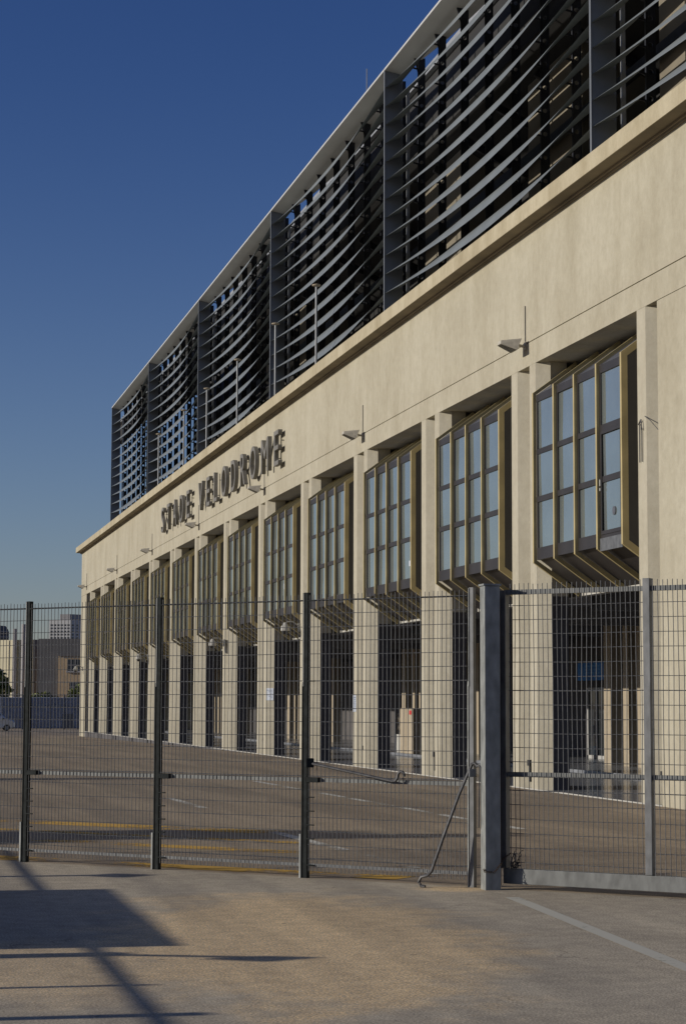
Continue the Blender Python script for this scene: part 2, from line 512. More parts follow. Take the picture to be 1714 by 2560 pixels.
w = MB()
w.box(FX, FX + 0.5, Y_NEAR, Y_END, Z_GROOVE + 0.015, Z_CB)
part(w, "wall", M['wall'])
w = MB()
w.box(FX, FX + 0.5, Y_NEAR, Y_END, Z_BEAM, Z_GROOVE - 0.015)
w.box(FX + 0.03, FX + 0.4, Y_NEAR, Y_END, Z_GROOVE - 0.015, Z_GROOVE + 0.015)
part(w, "beam", M['wall'])
c = MB()
c.prism([(16.90, Y_NEAR, Z_CB), (16.90, Y_NEAR, Z_CT), (19.0, Y_NEAR, Z_CT + 0.03), (19.0, Y_NEAR, Z_CB + 0.002), (16.93, Y_NEAR, Z_CB + 0.002)], (0, Y_END + 0.42 - Y_NEAR, 0))
part(c, "cornice", M['cornice'])
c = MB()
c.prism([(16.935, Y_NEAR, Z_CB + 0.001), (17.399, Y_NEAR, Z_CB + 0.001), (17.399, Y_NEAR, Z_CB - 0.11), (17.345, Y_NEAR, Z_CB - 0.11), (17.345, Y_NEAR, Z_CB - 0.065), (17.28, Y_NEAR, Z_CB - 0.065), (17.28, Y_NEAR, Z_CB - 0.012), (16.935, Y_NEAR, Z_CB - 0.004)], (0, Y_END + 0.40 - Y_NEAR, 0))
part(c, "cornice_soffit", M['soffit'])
e = MB()
e.box(FX + 0.002, FX + 3, Y_NEAR, 43.5, -0.8, Z_BEAM - 0.015)
part(e, "end_wall", M['wall'])
e = MB()
e.box(FX + 0.002, FX + 14, Y_END - 4.5, Y_END - 0.01, -1.0, Z_BEAM - 0.015)
e.box(FX + 0.55, FX + 14, Y_END - 4.5, Y_END - 0.01, Z_BEAM - 0.01, Z_CB - 0.2)
part(e, "end_wall", M['wall'])
# recess soffit and the closed wall behind the bay windows
e = MB()
e.box(FX + 0.505, FX + 2.6, 43.5, Y_END - 4.5, Z_BEAM + 0.001, Z_BEAM + 0.3)
part(e, "soffit", M['pier'])
e = MB()
e.box(FX + 1.15, FX + 1.6, 43.5, Y_END - 4.5, 5.45, Z_BEAM - 0.002)
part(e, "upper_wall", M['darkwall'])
e = MB()
e.box(FX + 1.16, FX + 1.45, 43.5, Y_END - 4.5, 5.22, 5.445)
part(e, "lintel", M['lintel'])

# pillars: splayed faces, narrow rear body
def pier_mb(y0, y1):
    mb = MB()
    z0 = -1.0
    pl = [(FX, y1), (FX, y0), (FX + 0.33, y0 - 0.30), (FX + 0.35, y0 - 0.30), (FX + 0.35, y1 + 0.30), (FX + 0.33, y1 + 0.30)]
    mb.prism([(x, y, z0) for x, y in pl], (0, 0, Z_BEAM - 0.004 - z0))
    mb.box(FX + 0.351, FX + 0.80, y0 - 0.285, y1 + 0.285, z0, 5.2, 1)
    mb.box(FX + 0.351, FX + 0.80, y0 - 0.285, y1 + 0.285, 5.2, Z_BEAM - 0.004)
    return mb
pA = pB = None
for k in range(NB + 1):
    a = A0 + P * k
    yA1, yA0 = (a, a - 0.55)
    yB1, yB0 = (a - 1.63, a - 2.15)
    if k < NB:
        if pA is None: pA = part(pier_mb(A0 - 0.55, A0), "pillar", [M['pier'], M['darkwall']])
        else:
            o = pA.copy(); SC.collection.objects.link(o); o.location.y += P * k
    if k > 0:
        if pB is None: pB = part(pier_mb(yB0, yB1), "pillar", [M['pier'], M['darkwall']])
        else:
            o = pB.copy(); SC.collection.objects.link(o); o.location.y += P * (k - 1)
e = MB()
for k in range(1, NB + 1):
    a = A0 + P * k
    e.box(FX + 0.62, FX + 0.78, a - 1.335, a - 0.845, -1, Z_BEAM - 0.006)
part(e, "recess_wall", M['pier'])

e = MB(); e.box(FX + 0.20, FX + 0.30, A0 - 0.88, A0 - 0.80, 0.18, 0.75); e.box(FX + 0.15, FX + 0.32, A0 - 0.90, A0 - 0.78, 0.62, 0.78)
fx0 = part(e, "drain_bracket", M['mullion'])
for k in range(1, NB):
    o = fx0.copy(); SC.collection.objects.link(o); o.location.y += P * k
# bay windows (one built, then copied)
BW = 6.56
def bay_window():
    root = MB()
    prof = [(17.31, 6.17), (17.31, 10.60), (18.53, 11.50), (18.53, 5.30)]
    root.prism([(x, 0, z) for x, z in prof], (0, BW, 0))
    o = root.build("bay_window", [M['bronze']], stad)
    # frame grid proud of the glass
    f = MB()
    cols = [0.0, 1.67, 3.31, 4.91, BW]           # measured from the near end
    zt = [(6.15, 6.47), (7.70, 7.85), (8.99, 9.13), (10.42, 10.62)]
    for z0, z1 in zt: f.box(17.235, 17.33, 0, BW, z0, z1)
    for i, y in enumerate(cols):
        w0 = 0.11
        f.box(17.238, 17.33, max(0, y - w0), min(BW, y + w0), 6.152, 10.618)
    f.build("frame", M['bronze'], o)
    gl = MB(); pn = 0
    rows = [(6.47, 7.70), (7.85, 8.99), (9.13, 10.42)]
    for i in range(4):
        for z0, z1 in rows:
            y0, y1 = cols[i] + .11, cols[i + 1] - .11
            tx = random.uniform(-.007, .007); tz = random.uniform(-.012, .012)
            gl.add([(17.275 + tx, y0, z0), (17.275 - tx, y1, z0), (17.275 - tx + tz, y1, z1), (17.275 + tx + tz, y0, z1)], [(0, 1, 2, 3)])
    gl.build("glazing", M['glass'], o)
    # zinc sheets on the upper slope
    zc = MB()
    zc.prism([(17.30, 0.03, 10.62), (18.45, 0.03, 11.47), (18.45, 0.03, 11.50), (17.29, 0.03, 10.65)], (0, BW - 0.06, 0))
    zc.build("roof_sheet", M['zinc'], o)
    # gold ribs wrap the front, the roof slope and the belly
    outer = [(17.15, 6.07), (17.15, 10.66), (18.40, 11.585), (18.47, 11.47)]
    inner = [(17.233, 10.60), (17.233, 6.155), (18.45, 5.34), (18.40, 5.17)]
    poly = [(17.15, 6.08), (17.15, 10.67), (18.38, 11.575), (18.43, 11.50), (17.234, 10.625), (17.234, 6.145), (18.46, 5.33), (18.42, 5.20)]
    for i, y in enumerate(cols):
        rb = MB()
        if i == 0: ya, yb = -0.10, -0.004
        elif i == 4: ya, yb = BW + 0.004, BW + 0.09
        else: ya, yb = y - 0.045, y + 0.045
        rb.prism([(x, ya, z) for x, z in poly], (0, yb - ya, 0))
        if i == 0:   # wide gold border on the near cheek
            b2 = [(17.16, 6.09), (17.16, 10.66), (18.36, 11.56), (18.36, 11.38), (17.31, 10.59), (17.31, 6.17), (18.36, 5.43), (18.36, 5.25)]
            rb.prism([(x, -0.095, z) for x, z in b2], (0, 0.088, 0))
        rb.build("rib", M['gold'], o)
    sp_ = MB()
    sp_.prism([(17.32, -0.006, 6.19), (17.32, -0.006, 10.58), (18.35, -0.006, 11.35), (18.35, -0.006, 5.46)], (0, 0.004, 0))
    for z in (7.78, 9.06): sp_.box(17.32, 18.35, -0.02, -0.006, z - .05, z + .05)
    sp_.build("side_glass", M['sideglass'], o)
    return o
bw0 = bay_window()
bw0.location = (-FX, A0 + 0.50 - 100, 0)
for k in range(1, NB):
    o = copy_tree(bw0, stad)
    o.location = (-FX, A0 + 0.50 + P * k - 100, 0)
    if k in (2, 3, 4, 6, 8):            # odd papers stuck inside a few panes
        rn = random.Random(k)
        y_ = rn.choice((0.3, 1.95, 3.6, 5.2)); z_ = rn.uniform(6.7, 8.6)
        st_ = MB(); st_.box(17.262, 17.268, y_, y_ + rn.uniform(.18, .5), z_, z_ + rn.uniform(.15, .34))
        st_.build("sticker", M['paper'], o)
# the nearest bay has an opening casement, its handle and a patched sill sheet
e = MB()
for y_ in (0.12, 1.48): e.box(17.215, 17.236, y_, y_ + 0.09, 6.42, 8.98)
for z_ in (6.42, 8.89): e.box(17.215, 17.234, 0.21, 1.48, z_, z_ + 0.09)
e.build("casement", M['bronze'], bw0)
e = MB(); e.box(17.18, 17.216, 1.50, 1.55, 7.62, 7.78); e.box(17.18, 17.216, 1.50, 1.55, 7.50, 7.57); e.build("handle", M['lintel'], bw0)
e = MB(); e.box(17.20, 17.234, 0.05, 1.58, 6.02, 6.33); e.build("sill_patch", M['galvdk'], bw0)
e = MB(); e.tube([(17.25, 0.75, 6.95), (17.262, 0.75, 6.95)], 0.11, 9); e.build("smudge", M['zinc'], bw0)

# entrance hall behind the pillars
e = MB()
e.box(FX + 0.06, 29.5, 43.4, Y_END - 4.4, -0.6, 0.02)
part(e, "hall_floor", M['floor'])
e = MB()
e.box(FX + 0.0, FX + 0.055, 43.5, Y_END - 4.4, -0.6, 0.0)
part(e, "plinth", M['darkwall'])
e = MB()
e.box(FX - 0.01, FX + 0.058, 43.5, Y_END - 4.4, 0.001, 0.03)
part(e, "kerb", M['lintel'])
CAB = (86.8, 89.0)
M['red'] = simple('red_sticker', (0.5, 0.03, 0.03), 0.5)
e = MB()
e.box(23.0, 29.0, 43.4, Y_END - 4.4, 0.03, 0.14)
part(e, "step", M['floor'])
e = MB()
e.box(FX + 1.0, 29.5, 43.4, Y_END - 4.4, 5.47, 5.7)
for k in range(14): e.box(19.4, 29.4, A0 + P * k - 1.4, A0 + P * k - 0.9, 4.9, 5.469)
part(e, "hall_ceiling", M['ceiling'])
e = MB()
e.box(29.0, 29.3, 43.4, Y_END - 4.4, -0.5, 5.6)
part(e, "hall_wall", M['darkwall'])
hp = None
for k in range(-3, 12):
    for y, wd in ((70.18, 0.69), (68.3, 0.54), (67.05, 0.34)):
        yy = y + P * k
        if hp is None:
            mb = MB(); mb.box(-0.12, 0.30, -0.3, 0.3, 0.02, 5.46)
            hp = mb.build("hall_pillar", M['hallpillar'], stad)
            pr = hp
        else:
            pr = hp.copy(); SC.collection.objects.link(pr)
        pr.location = (26.1 - FX, yy - 100, 0)
        pr.scale = (1, wd / 0.6, 1)
dr0 = None
def glass_door():
    mb = MB()
    mb.box(0.0, 0.05, -0.95, 0.95, 0.0, 2.78)
    o = mb.build("door", M['doorglass'], stad)
    f = MB()
    for y in (-0.98, 0.0, 0.98): f.box(-0.05, 0.0, y - 0.06, y + 0.06, 0, 2.8)
    f.box(-0.055, 0.0, -1.04, 1.04, 2.72, 2.86); f.box(-0.05, 0.0, -1.04, 1.04, 0, 0.14)
    f.build("frame", M['doorframe'], o)
    h = MB(); h.box(-0.12, -0.05, 0.10, 0.16, 1.0, 1.35); h.build("handle", M['steelgrey'], o)
    return o
dr0 = glass_door()
dr0.location = (28.4 - FX, 77.9 - 100, 0.145)
for k in (-3, -2, -1, 1, 2, 3, 4):
    o = copy_tree(dr0, stad); o.location = (28.4 - FX, 77.9 + P * k - 100, 0.145)
e = MB()
for k in (-3, -2, -1, 0, 1, 2, 3, 4):
    e.box(28.5, 28.99, 76.4 + P * k, 79.4 + P * k, 0.15, 3.05)
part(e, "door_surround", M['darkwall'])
# low wall, trellis grille and cabinet seen inside one of the bays
e = MB()
e.box(23.4, 23.6, CAB[1], CAB[1] + 2.2, 0.15, 0.95)
part(e, "low_wall", M['lintel'])
e = MB()
for i in range(8):
    y = CAB[1] + 0.1 + i * 0.25
    e.bar((23.5, y, 0.95), (23.5, y + 0.6, 1.9), 0.03, 0.03)
    e.bar((23.54, y + 0.6, 0.95), (23.54, y, 1.9), 0.03, 0.03)
part(e, "grille", M['hallpillar'])
cb_ = empty("hall_cabinet", (23.1, (CAB[0] + CAB[1]) / 2, 0.142))
tag(cb_, "beige cabinet with a small red sticker standing inside the hall", "cabinet")
hw = (CAB[1] - CAB[0]) / 2
e = MB(); e.box(0, 0.6, -hw, hw, 0, 2.0); e.build("carcass", M['hallpillar'], cb_, bevel=0.02)
e = MB(); e.box(-0.015, -0.001, -hw + .05, -0.02, 0.1, 1.95); e.box(-0.015, -0.001, 0.02, hw - .05, 0.1, 1.95); e.build("door", M['hallpillar'], cb_)
e = MB(); e.box(-0.02, -0.0155, -hw + .15, -hw + .55, 1.72, 1.9); e.build("sticker", M['red'], cb_)

# upper stand behind the louvres
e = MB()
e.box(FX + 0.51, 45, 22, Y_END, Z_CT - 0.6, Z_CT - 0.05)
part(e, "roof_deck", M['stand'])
e = MB()
e.prism([(19.5, 22, 25.6), (19.5, 22, 23.0), (30, 22, 17.0), (45, 22, 17.0), (45, 22, 25.6)], (0, 118 - 22, 0))
e.box(19.5, 19.9, 118.01, 149, 22.3, 25.6)
e.box(19.5, 19.9, 149.01, 170, 24.1, 25.6)
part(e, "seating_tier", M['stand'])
e = MB()
e.box(19.3, 19.495, 22, 169.5, 25.45, 25.72)
part(e, "gutter", M['steelgrey'])
e = MB()
e.box(22.6, 22.9, 22, 145.5, Z_CT, 26.0)
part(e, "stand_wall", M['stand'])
for y0, y1, zt in ((69.6, 75.0, 22.6), (56.8, 62.0, 22.9), (40.0, 50.6, 22.9), (97.0, 100.0, 22.2)):
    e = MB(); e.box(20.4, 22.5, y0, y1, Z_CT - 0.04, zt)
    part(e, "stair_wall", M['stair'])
e = MB()
for y in range(28, 117, 4):
    e.bar((20.0, y, 22.3), (27.0, y + 0.0, 19.0), 0.15, 0.25)
e.box(20.0, 20.2, 24, 117, 19.6, 19.9)
part(e, "tier_beam", M['mullion'])
e = MB()
random.seed(3)
y = 23.0
while y < 156:
    l = random.uniform(2.0, 4.2)
    e.box(18.75, 18.95, y, y + l, Z_CT + 0.03, Z_CT + 0.95)
    y += l + random.uniform(0.2, 1.4)
part(e, "parapet", M['pier'])

# ------------------------------------------------------------------ louvre screens on the roof edge
FP = 21.65
FY0 = 48.05
XF = 17.50
ZT = 25.16
NBL = 13
def blade_mesh(idx):
    L, n = 0.62, 44
    mb = MB()
    cs = 7
    prof = []
    for i in range(cs):                      # outer skin, slightly bowed
        u = i / (cs - 1); prof.append((u, 0.045 * 4 * u * (1 - u)))
    for i in range(cs - 2, 0, -1):
        u = i / (cs - 1); prof.append((u, 0.045 * 4 * u * (1 - u) - 0.03))
    m_ = len(prof)
    vs = []
    for j in range(n + 1):
        t = j / n
        th = R(22) + R(38) * math.sin(math.pi * t)
        y = -t * (FP - 0.04) - 0.02
        dx, dz = -math.cos(th), -math.sin(th)         # inner edge to outer edge
        nx_, nz_ = -math.sin(th), math.cos(th)        # bulge side: out and up
        for u, b in prof:
            vs.append((XF + 0.575 + L * u * dx + b * nx_, y, L * u * dz + b * nz_))
    fs = []
    for j in range(n):
        for i in range(m_):
            fs.append((j * m_ + i, j * m_ + (i + 1) % m_, (j + 1) * m_ + (i + 1) % m_, (j + 1) * m_ + i))
    fs.append(tuple(range(m_))); fs.append(tuple(n * m_ + i for i in range(m_))[::-1])
    mb.add(vs, fs)
    return mb
def cap_mesh():
    n = 40
    vs = []; fs = []
    for j in range(n + 1):
        t = j / n; y = -t * (FP - 0.02) - 0.01
        s = math.sin(math.pi * t)
        dep = 0.62 + 0.70 * s ** 0.8
        sec = [(0.0, 0.03), (0.0, -0.05)]
        for q in range(1, 7):
            u = q / 6; sec.append((dep * u, -0.05 - 0.26 * (u ** 1.6) * (0.4 + 0.6 * s)))
        sec.append((dep, 0.0))
        for x, z in sec: vs.append((XF - 0.03 + x, y, ZT + 0.05 + z))
    m_ = 9
    for j in range(n):
        for i in range(m_):
            fs.append((j * m_ + i, j * m_ + (i + 1) % m_, (j + 1) * m_ + (i + 1) % m_, (j + 1) * m_ + i))
    fs.append(tuple(range(m_))); fs.append(tuple(n * m_ + i for i in range(m_))[::-1])
    return MB().add(vs, fs)
ZB = [ZT - 0.42 - 0.685 * i for i in range(NBL)]
def mullion_mesh():
    """perforated steel plate: a round hole beside every blade"""
    mb = MB()
    x0, x1 = 18.24, 18.46
    n = 12; r = 0.068
    th = 0.05
    z_lo = Z_CT + 0.02
    edges = [z_lo] + [ZB[i] + 0.34 for i in range(NBL - 1, -1, -1)]
    for q in range(len(edges) - 1):
        za, zb = edges[q], edges[q + 1]
        zc = za + (zb - za) * 0.5; xc = (x0 + x1) / 2
        ring = [(xc + r * math.cos(2 * math.pi * (i + .5) / n), zc + r * math.sin(2 * math.pi * (i + .5) / n)) for i in range(n)]
        out = []
        for i in range(n):
            an = 2 * math.pi * (i + .5) / n
            cx_, cz_ = math.cos(an), math.sin(an)
            hx, hz = (x1 - x0) / 2, (zb - za) / 2
            s_ = min(hx / abs(cx_) if abs(cx_) > 1e-6 else 9, hz / abs(cz_) if abs(cz_) > 1e-6 else 9)
            px, pz = xc + cx_ * s_, zc + cz_ * s_
            if abs(cx_) > 0.3 and abs(cz_) > 0.3 or abs(cz_) >= .9:
                pz = zb if cz_ > 0 else za
                px = xc + (hx if cx_ > 0 else -hx) * (1 if abs(cx_) > 0.3 and abs(cz_) < 0.9 else 0.35)
            out.append((px, pz))
        for yy in (-th / 2, th / 2):
            v = [(p[0], yy, p[1]) for p in ring] + [(p[0], yy, p[1]) for p in out]
            mb.add(v, [(i, (i + 1) % n, n + (i + 1) % n, n + i) for i in range(n)])
        v = [(p[0], -th / 2, p[1]) for p in ring] + [(p[0], th / 2, p[1]) for p in ring]
        mb.add(v, [(i, (i + 1) % n, n + (i + 1) % n, n + i) for i in range(n)])
    mb.box(x0 - 0.02, x0, -0.045, 0.045, z_lo, edges[-1])
    mb.box(x1, x1 + 0.02, -0.045, 0.045, z_lo, edges[-1])
    # head bracket under the cap
    mb.prism([(x0 - 0.16, -0.02, ZT - 0.1), (x0 - 0.02, -0.02, ZT - 0.62), (x1 + 0.02, -0.02, ZT - 0.62), (x1 + 0.02, -0.02, ZT - 0.1)], (0, 0.04, 0))
    for z in ZB: mb.bar((18.05, 0, z - 0.02), (18.26, 0, z - 0.06), 0.04, 0.05)
    return mb
LS_LABELS = ["louvre screen at the far corner of the roof with sky showing through most of it",
             "louvre screen second from the far corner, two flagpoles in front and sky low down",
             "louvre screen third from the far corner, behind two flagpoles above the letter O",
             "louvre screen fourth from the far corner with the nearest tall flagpole in front",
             "wide louvre screen third from the camera end, beige stair walls showing behind its blades",
             "nearest louvre screen, cut off by the right edge of the photo"]
def louvre_screen():
    root = empty("louvre_screen", (0, 0, 0))
    fin = MB()
    fin.box(XF, XF + 0.67, -0.03, 0.03, Z_CT + 0.04, ZT)
    fo = fin.build("fin", M['fin'], root)
    ed = MB(); ed.box(XF - 0.02, XF - 0.001, -0.055, -0.012, Z_CT + 0.04, ZT + 0.02); ed.box(XF - 0.02, XF - 0.001, 0.012, 0.055, Z_CT + 0.04, ZT + 0.02)
    ed.build("edge_strip", M['finedge'], fo)
    bm_ = blade_mesh(0).mesh("blade", M['blade'], True)
    for z in ZB:
        o = bpy.data.objects.new("blade", bm_); SC.collection.objects.link(o); o.parent = root; o.location = (0, 0, z)
        md = o.modifiers.new("split", 'EDGE_SPLIT'); md.split_angle = R(45)
    cap_mesh().build("cap", M['cap'], root, smooth=True)
    mm = mullion_mesh().mesh("mullion", M['mullion'])
    for i in range(8):
        o = bpy.data.objects.new("mullion", mm); SC.collection.objects.link(o); o.parent = root; o.location = (0, -1.93 - 2.706 * i, 0)
    ps = MB(); ps.box(18.32, 18.42, -0.06, 0.06, Z_CT + 0.03, ZT - 0.6)
    ps.build("post", M['steelgrey'], root)
    return root
ls0 = louvre_screen()
for k in range(6):
    o = ls0 if k == 0 else copy_tree(ls0)
    o.location = (0, FY0 + FP * (5 - k), 0)
    tag(o, LS_LABELS[k], "louvre screen", "louvre screens along the roof edge")

# ------------------------------------------------------------------ flagpoles on the cornice
def flagpole():
    root = empty("flagpole", (0, 0, 0))
    p = MB(); p.tube([(0, 0, 0), (0, 0, 3.30)], 0.045, 10); p.build("pole", M['steelgrey'], root, smooth=True)
    t = MB(); t.lathe([(0.06, 3.29), (0.17, 3.31), (0.18, 3.36), (0.05, 3.40)], 14); t.build("cap", M['hallpillar'], root, smooth=True)
    b = MB(); b.lathe([(0.11, -0.005), (0.11, 0.03), (0.06, 0.06)], 12); b.build("base_plate", M['galv'], root, smooth=True)
    return root
fp0 = flagpole()
FPL = [(79.3, "nearest and tallest looking flagpole on the cornice, in front of wide grey louvres"),
       (87.9, "flagpole just right of the louvre fin above the final letter E"),
       (97.66, "flagpole above the letters DRO, in the middle of its louvre screen"),
       (107.1, "flagpole above the letters VE, just right of a dark louvre fin"),
       (115.4, "flagpole above the word STADE near the fin, second from the far end"),
       (126.1, "farthest flagpole, on the cornice left of the word STADE")]
for i, (y, lb) in enumerate(FPL):
    o = fp0 if i == 0 else copy_tree(fp0)
    o.location = (17.07, y, Z_CT)
    tag(o, lb, "flagpole", "bare flagpoles on the cornice")

# ------------------------------------------------------------------ wall lamps
def wall_lamp():
    root = empty("wall_lamp", (0, 0, 0))
    h = MB()
    # flat floodlight box tilted down, hung on a short arm; x points to the wall
    top = [(-0.95, -0.17, 0.13), (-0.95, 0.17, 0.13), (-0.25, 0.34, 0.20), (-0.25, -0.34, 0.20)]
    bot = [(-0.98, -0.20, 0.0), (-0.98, 0.20, 0.0), (-0.42, 0.36, -0.22), (-0.42, -0.36, -0.22)]
    h.add(top + bot, [(0, 1, 2, 3), (7, 6, 5, 4), (0, 4, 5, 1), (1, 5, 6, 2), (2, 6, 7, 3), (3, 7, 4, 0)])
    sc_ = (0.8, 0.8, 0.8)
    h.build("head", M['lamp'], root, bevel=0.01).scale = sc_
    gl = MB(); gl.add([(-0.95, -0.18, -0.022), (-0.95, 0.18, -0.022), (-0.47, 0.31, -0.213), (-0.47, -0.31, -0.213)], [(0, 1, 2, 3)])
    gl.build("lens", M['lampglass'], root).scale = sc_
    a = MB(); a.tube([(-0.30, 0, 0.02), (-0.12, 0, -0.02), (0.0, 0, -0.02)], 0.05, 8); a.box(-0.04, 0.0, -0.10, 0.10, -0.14, 0.12)
    a.build("arm", M['lamp'], root).scale = sc_
    c_ = MB(); c_.tube([(-0.018, 0, 0.12), (-0.018, 0, 1.12)], 0.017, 6)
    c_.build("conduit", M['letter'], root)
    return root
wl0 = wall_lamp()
WL = [(53.2, "largest looking grey floodlight on the facade, above the right hand bay window"),
      (72.5, "floodlight on the groove between the big near one and the lettering"),
      (92.0, "floodlight under the letter M of the facade lettering"),
      (111.5, "floodlight under the gap between the two words of the lettering"),
      (131.0, "floodlight to the left of the letter S, over the far bays"),
      (150.6, "small floodlight second from the far corner of the facade"),
      (172.6, "farthest floodlight, standing out at the far corner of the facade")]
for i, (y, lb) in enumerate(WL):
    o = wl0 if i == 0 else copy_tree(wl0)
    o.location = (FX, y, Z_GROOVE - 0.05)
    tag(o, lb, "floodlight", "floodlights along the facade")

# ------------------------------------------------------------------ lettering
def letter_mesh(ch, width, height, depth):
    cu = bpy.data.curves.new("letter", 'FONT')
    cu.body = ch
    cu.extrude = 0.5
    cu.offset = -0.001
    cu.resolution_u = 10
    ob = bpy.data.objects.new("letter", cu)
    SC.collection.objects.link(ob)
    dg = bpy.context.evaluated_depsgraph_get()
    me = bpy.data.meshes.new_from_object(ob.evaluated_get(dg))
    bpy.data.objects.remove(ob)
    xs_ = [v.co.x for v in me.vertices]; ys_ = [v.co.y for v in me.vertices]
    x0, x1, y0, y1 = min(xs_), max(xs_), min(ys_), max(ys_)
    for v in me.vertices:
        u = (v.co.x - x0) / (x1 - x0) * width
        h = (v.co.y - y0) / (y1 - y0) * height
        v.co = Vector((-(v.co.z) * depth, -u, h))
    me.materials.clear(); me.materials.append(M['letter'])
    return me
sign = empty("facade_lettering", (17.18, 124.4, 12.82))
tag(sign, "grey raised metal letters spelling STADE VELODROME on the beige facade", "lettering")
WID = {'S': 1.1, 'T': 1.2, 'A': 1.4, 'D': 1.3, 'E': 1.05, 'V': 1.4, 'L': 1.0, 'O': 1.5, 'R': 1.25, 'M': 1.7}
def word(txt, y_start, y_end):
    tot = sum(WID[c] for c in txt); gap = ((y_start - y_end) - tot) / (len(txt) - 1)
    y = y_start
    for ch in txt:
        me = letter_mesh(ch, WID[ch], 1.55, 0.19)
        o = bpy.data.objects.new("letter", me); SC.collection.objects.link(o)
        o.parent = sign; o.location = (0, y - 124.4, 0)
        for yy_, zz_ in ((-0.25, 0.35), (-WID[ch] + 0.25, 1.1)):
            s_ = MB(); s_.bar((0.08, yy_, zz_), (0.22, yy_, zz_), 0.04)
            s_.build("spacer", M['letter'], o)
        y -= WID[ch] + gap
word("STADE", 124.7, 113.2)
word("VELODROME", 109.9, 87.2)

# ------------------------------------------------------------------ security cameras, notices, cable
def sec_cam():
    root = empty("security_camera", (0, 0, 0))
    a = MB(); a.tube([(0.30, 0, 0.10), (0.0, 0, 0.30), (-0.22, 0, 0.30), (-0.30, 0, 0.22)], 0.028, 8); a.box(0.24, 0.32, -0.09, 0.09, -0.12, 0.24)
    a.build("bracket", M['camwhite'], root, smooth=True)
    h = MB(); h.lathe([(0.06, 0.26), (0.09, 0.20), (0.17, 0.10), (0.19, 0.0), (0.19, -0.08), (0.17, -0.10)][::-1], 18, c=(-0.32, 0, 0)); h.build("housing", M['camwhite'], root, smooth=True)
    dm = MB(); dm.lathe([(0.03, -0.24), (0.10, -0.21), (0.14, -0.16), (0.155, -0.10)], 16, c=(-0.32, 0, 0)); dm.build("dome", M['camdark'], root, smooth=True)
    return root
sc0 = sec_cam()
SCAM = [(83.75, 5.45, "white dome camera on the pillar just left of the third fence post"),
        (102.6, 5.35, "white dome camera on the fourth visible pillar pair, cable looping behind it"),
        (132.2, 5.30, "small dome camera low on a far pillar, left of the second fence post"),
        (174.6, 5.25, "farthest dome camera, on the corner pillar of the facade")]
for i, (y, z, lb) in enumerate(SCAM):
    o = sc0 if i == 0 else copy_tree(sc0)
    o.location = (FX - 0.32, y, z)
    tag(o, lb, "security camera", "dome cameras on the pillars")

def notice(loc, wdt, hgt, lines, rot, lb):
    root = empty("notice", loc); root.rotation_euler = (0, 0, rot)
    b = MB(); b.box(-0.012, 0.0, -wdt / 2, wdt / 2, -hgt / 2, hgt / 2); b.build("sheet", M['paper'], root)
    t = MB()
    for i in range(lines):
        z = hgt / 2 - 0.09 - i * (hgt - 0.14) / lines
        t.box(-0.014, -0.0125, -wdt / 2 + 0.05, wdt / 2 - 0.05 - 0.09 * (i % 3), z - 0.02, z + 0.012)
    t.build("print", M['ink'], root)
    tag(root, lb, "notice", "paper notices on the pillars")
# splayed pillar faces look towards (-x,-y)
sp_a = math.atan2(0.33, 0.30)
ypB = A0 + P * 5 - 2.15
notice((FX + 0.155, ypB - 0.155, 2.75), 0.42, 0.55, 6, R(42.5), "white printed notice taped to a splayed pillar face, level with the third fence post's step")
notice((FX - 0.004, A0 + P * 3 - 0.27, 2.33), 0.50, 0.62, 7, 0, "narrow white notice on the flat pillar front right of the third fence post")

bs = empty("blue_sign", (28.2, 77.9, 3.65))
tag(bs, "blue rectangular sign above the glass door inside the hall", "sign")
b = MB(); b.box(-0.03, 0.03, -1.65, 1.65, -0.36, 0.36); b.build("panel", M['blue'], bs)
t = MB()
for i in range(4):
    z = 0.22 - i * 0.14
    for j in range(5):
        t.box(-0.034, -0.031, -1.0 + j * 0.36, -0.74 + j * 0.36 + 0.04 * ((i * 3 + j) % 3), z - 0.035, z + 0.035)
t.build("lettering", M['bluetext'], bs)
b = MB(); b.box(0.03, 0.75, -1.5, -1.4, -0.05, 0.05); b.box(0.03, 0.75, 1.4, 1.5, -0.05, 0.05); b.build("bracket", M['mullion'], bs)

cab = empty("hanging_cable", (FX, 44.5, 9.0))
tag(cab, "thin dark cable hanging down the front of the pillar beside the big bay window", "cable")
b = MB(); b.tube([(-0.03, -0.05, -0.25), (-0.03, -0.05, -1.05)], 0.012, 6); b.tube([(-0.03, 0.1, -0.15), (-0.03, 0.1, -1.05)], 0.012, 6)
b.tube([(-0.04, 0.12, -0.15), (-0.05, -0.05, -0.06), (-0.05, -0.10, -0.3)], 0.02, 6); b.build("cord", M['rod'], cab)
b = MB(); b.tube([(-0.03, -0.25, -0.0), (0.02, -0.45, -0.12), (0.16, -0.6, -0.36), (0.3, -0.72, -0.5)], 0.01, 6); b.build("tail", M['rod'], cab)

an = empty("roof_antenna", (22.0, 91.1, Z_CT - 0.02))
tag(an, "thin whip antenna standing above the roof edge of the stadium", "antenna")
b = MB(); b.tube([(0, 0, 0), (0, 0, 14.6)], 0.06, 6); b.build("mast", M['mullion'], an)
b = MB(); b.tube([(0, 0, 14.6), (0, 0, 16.4)], 0.022, 6); b.build("whip", M['steelgrey'], an)

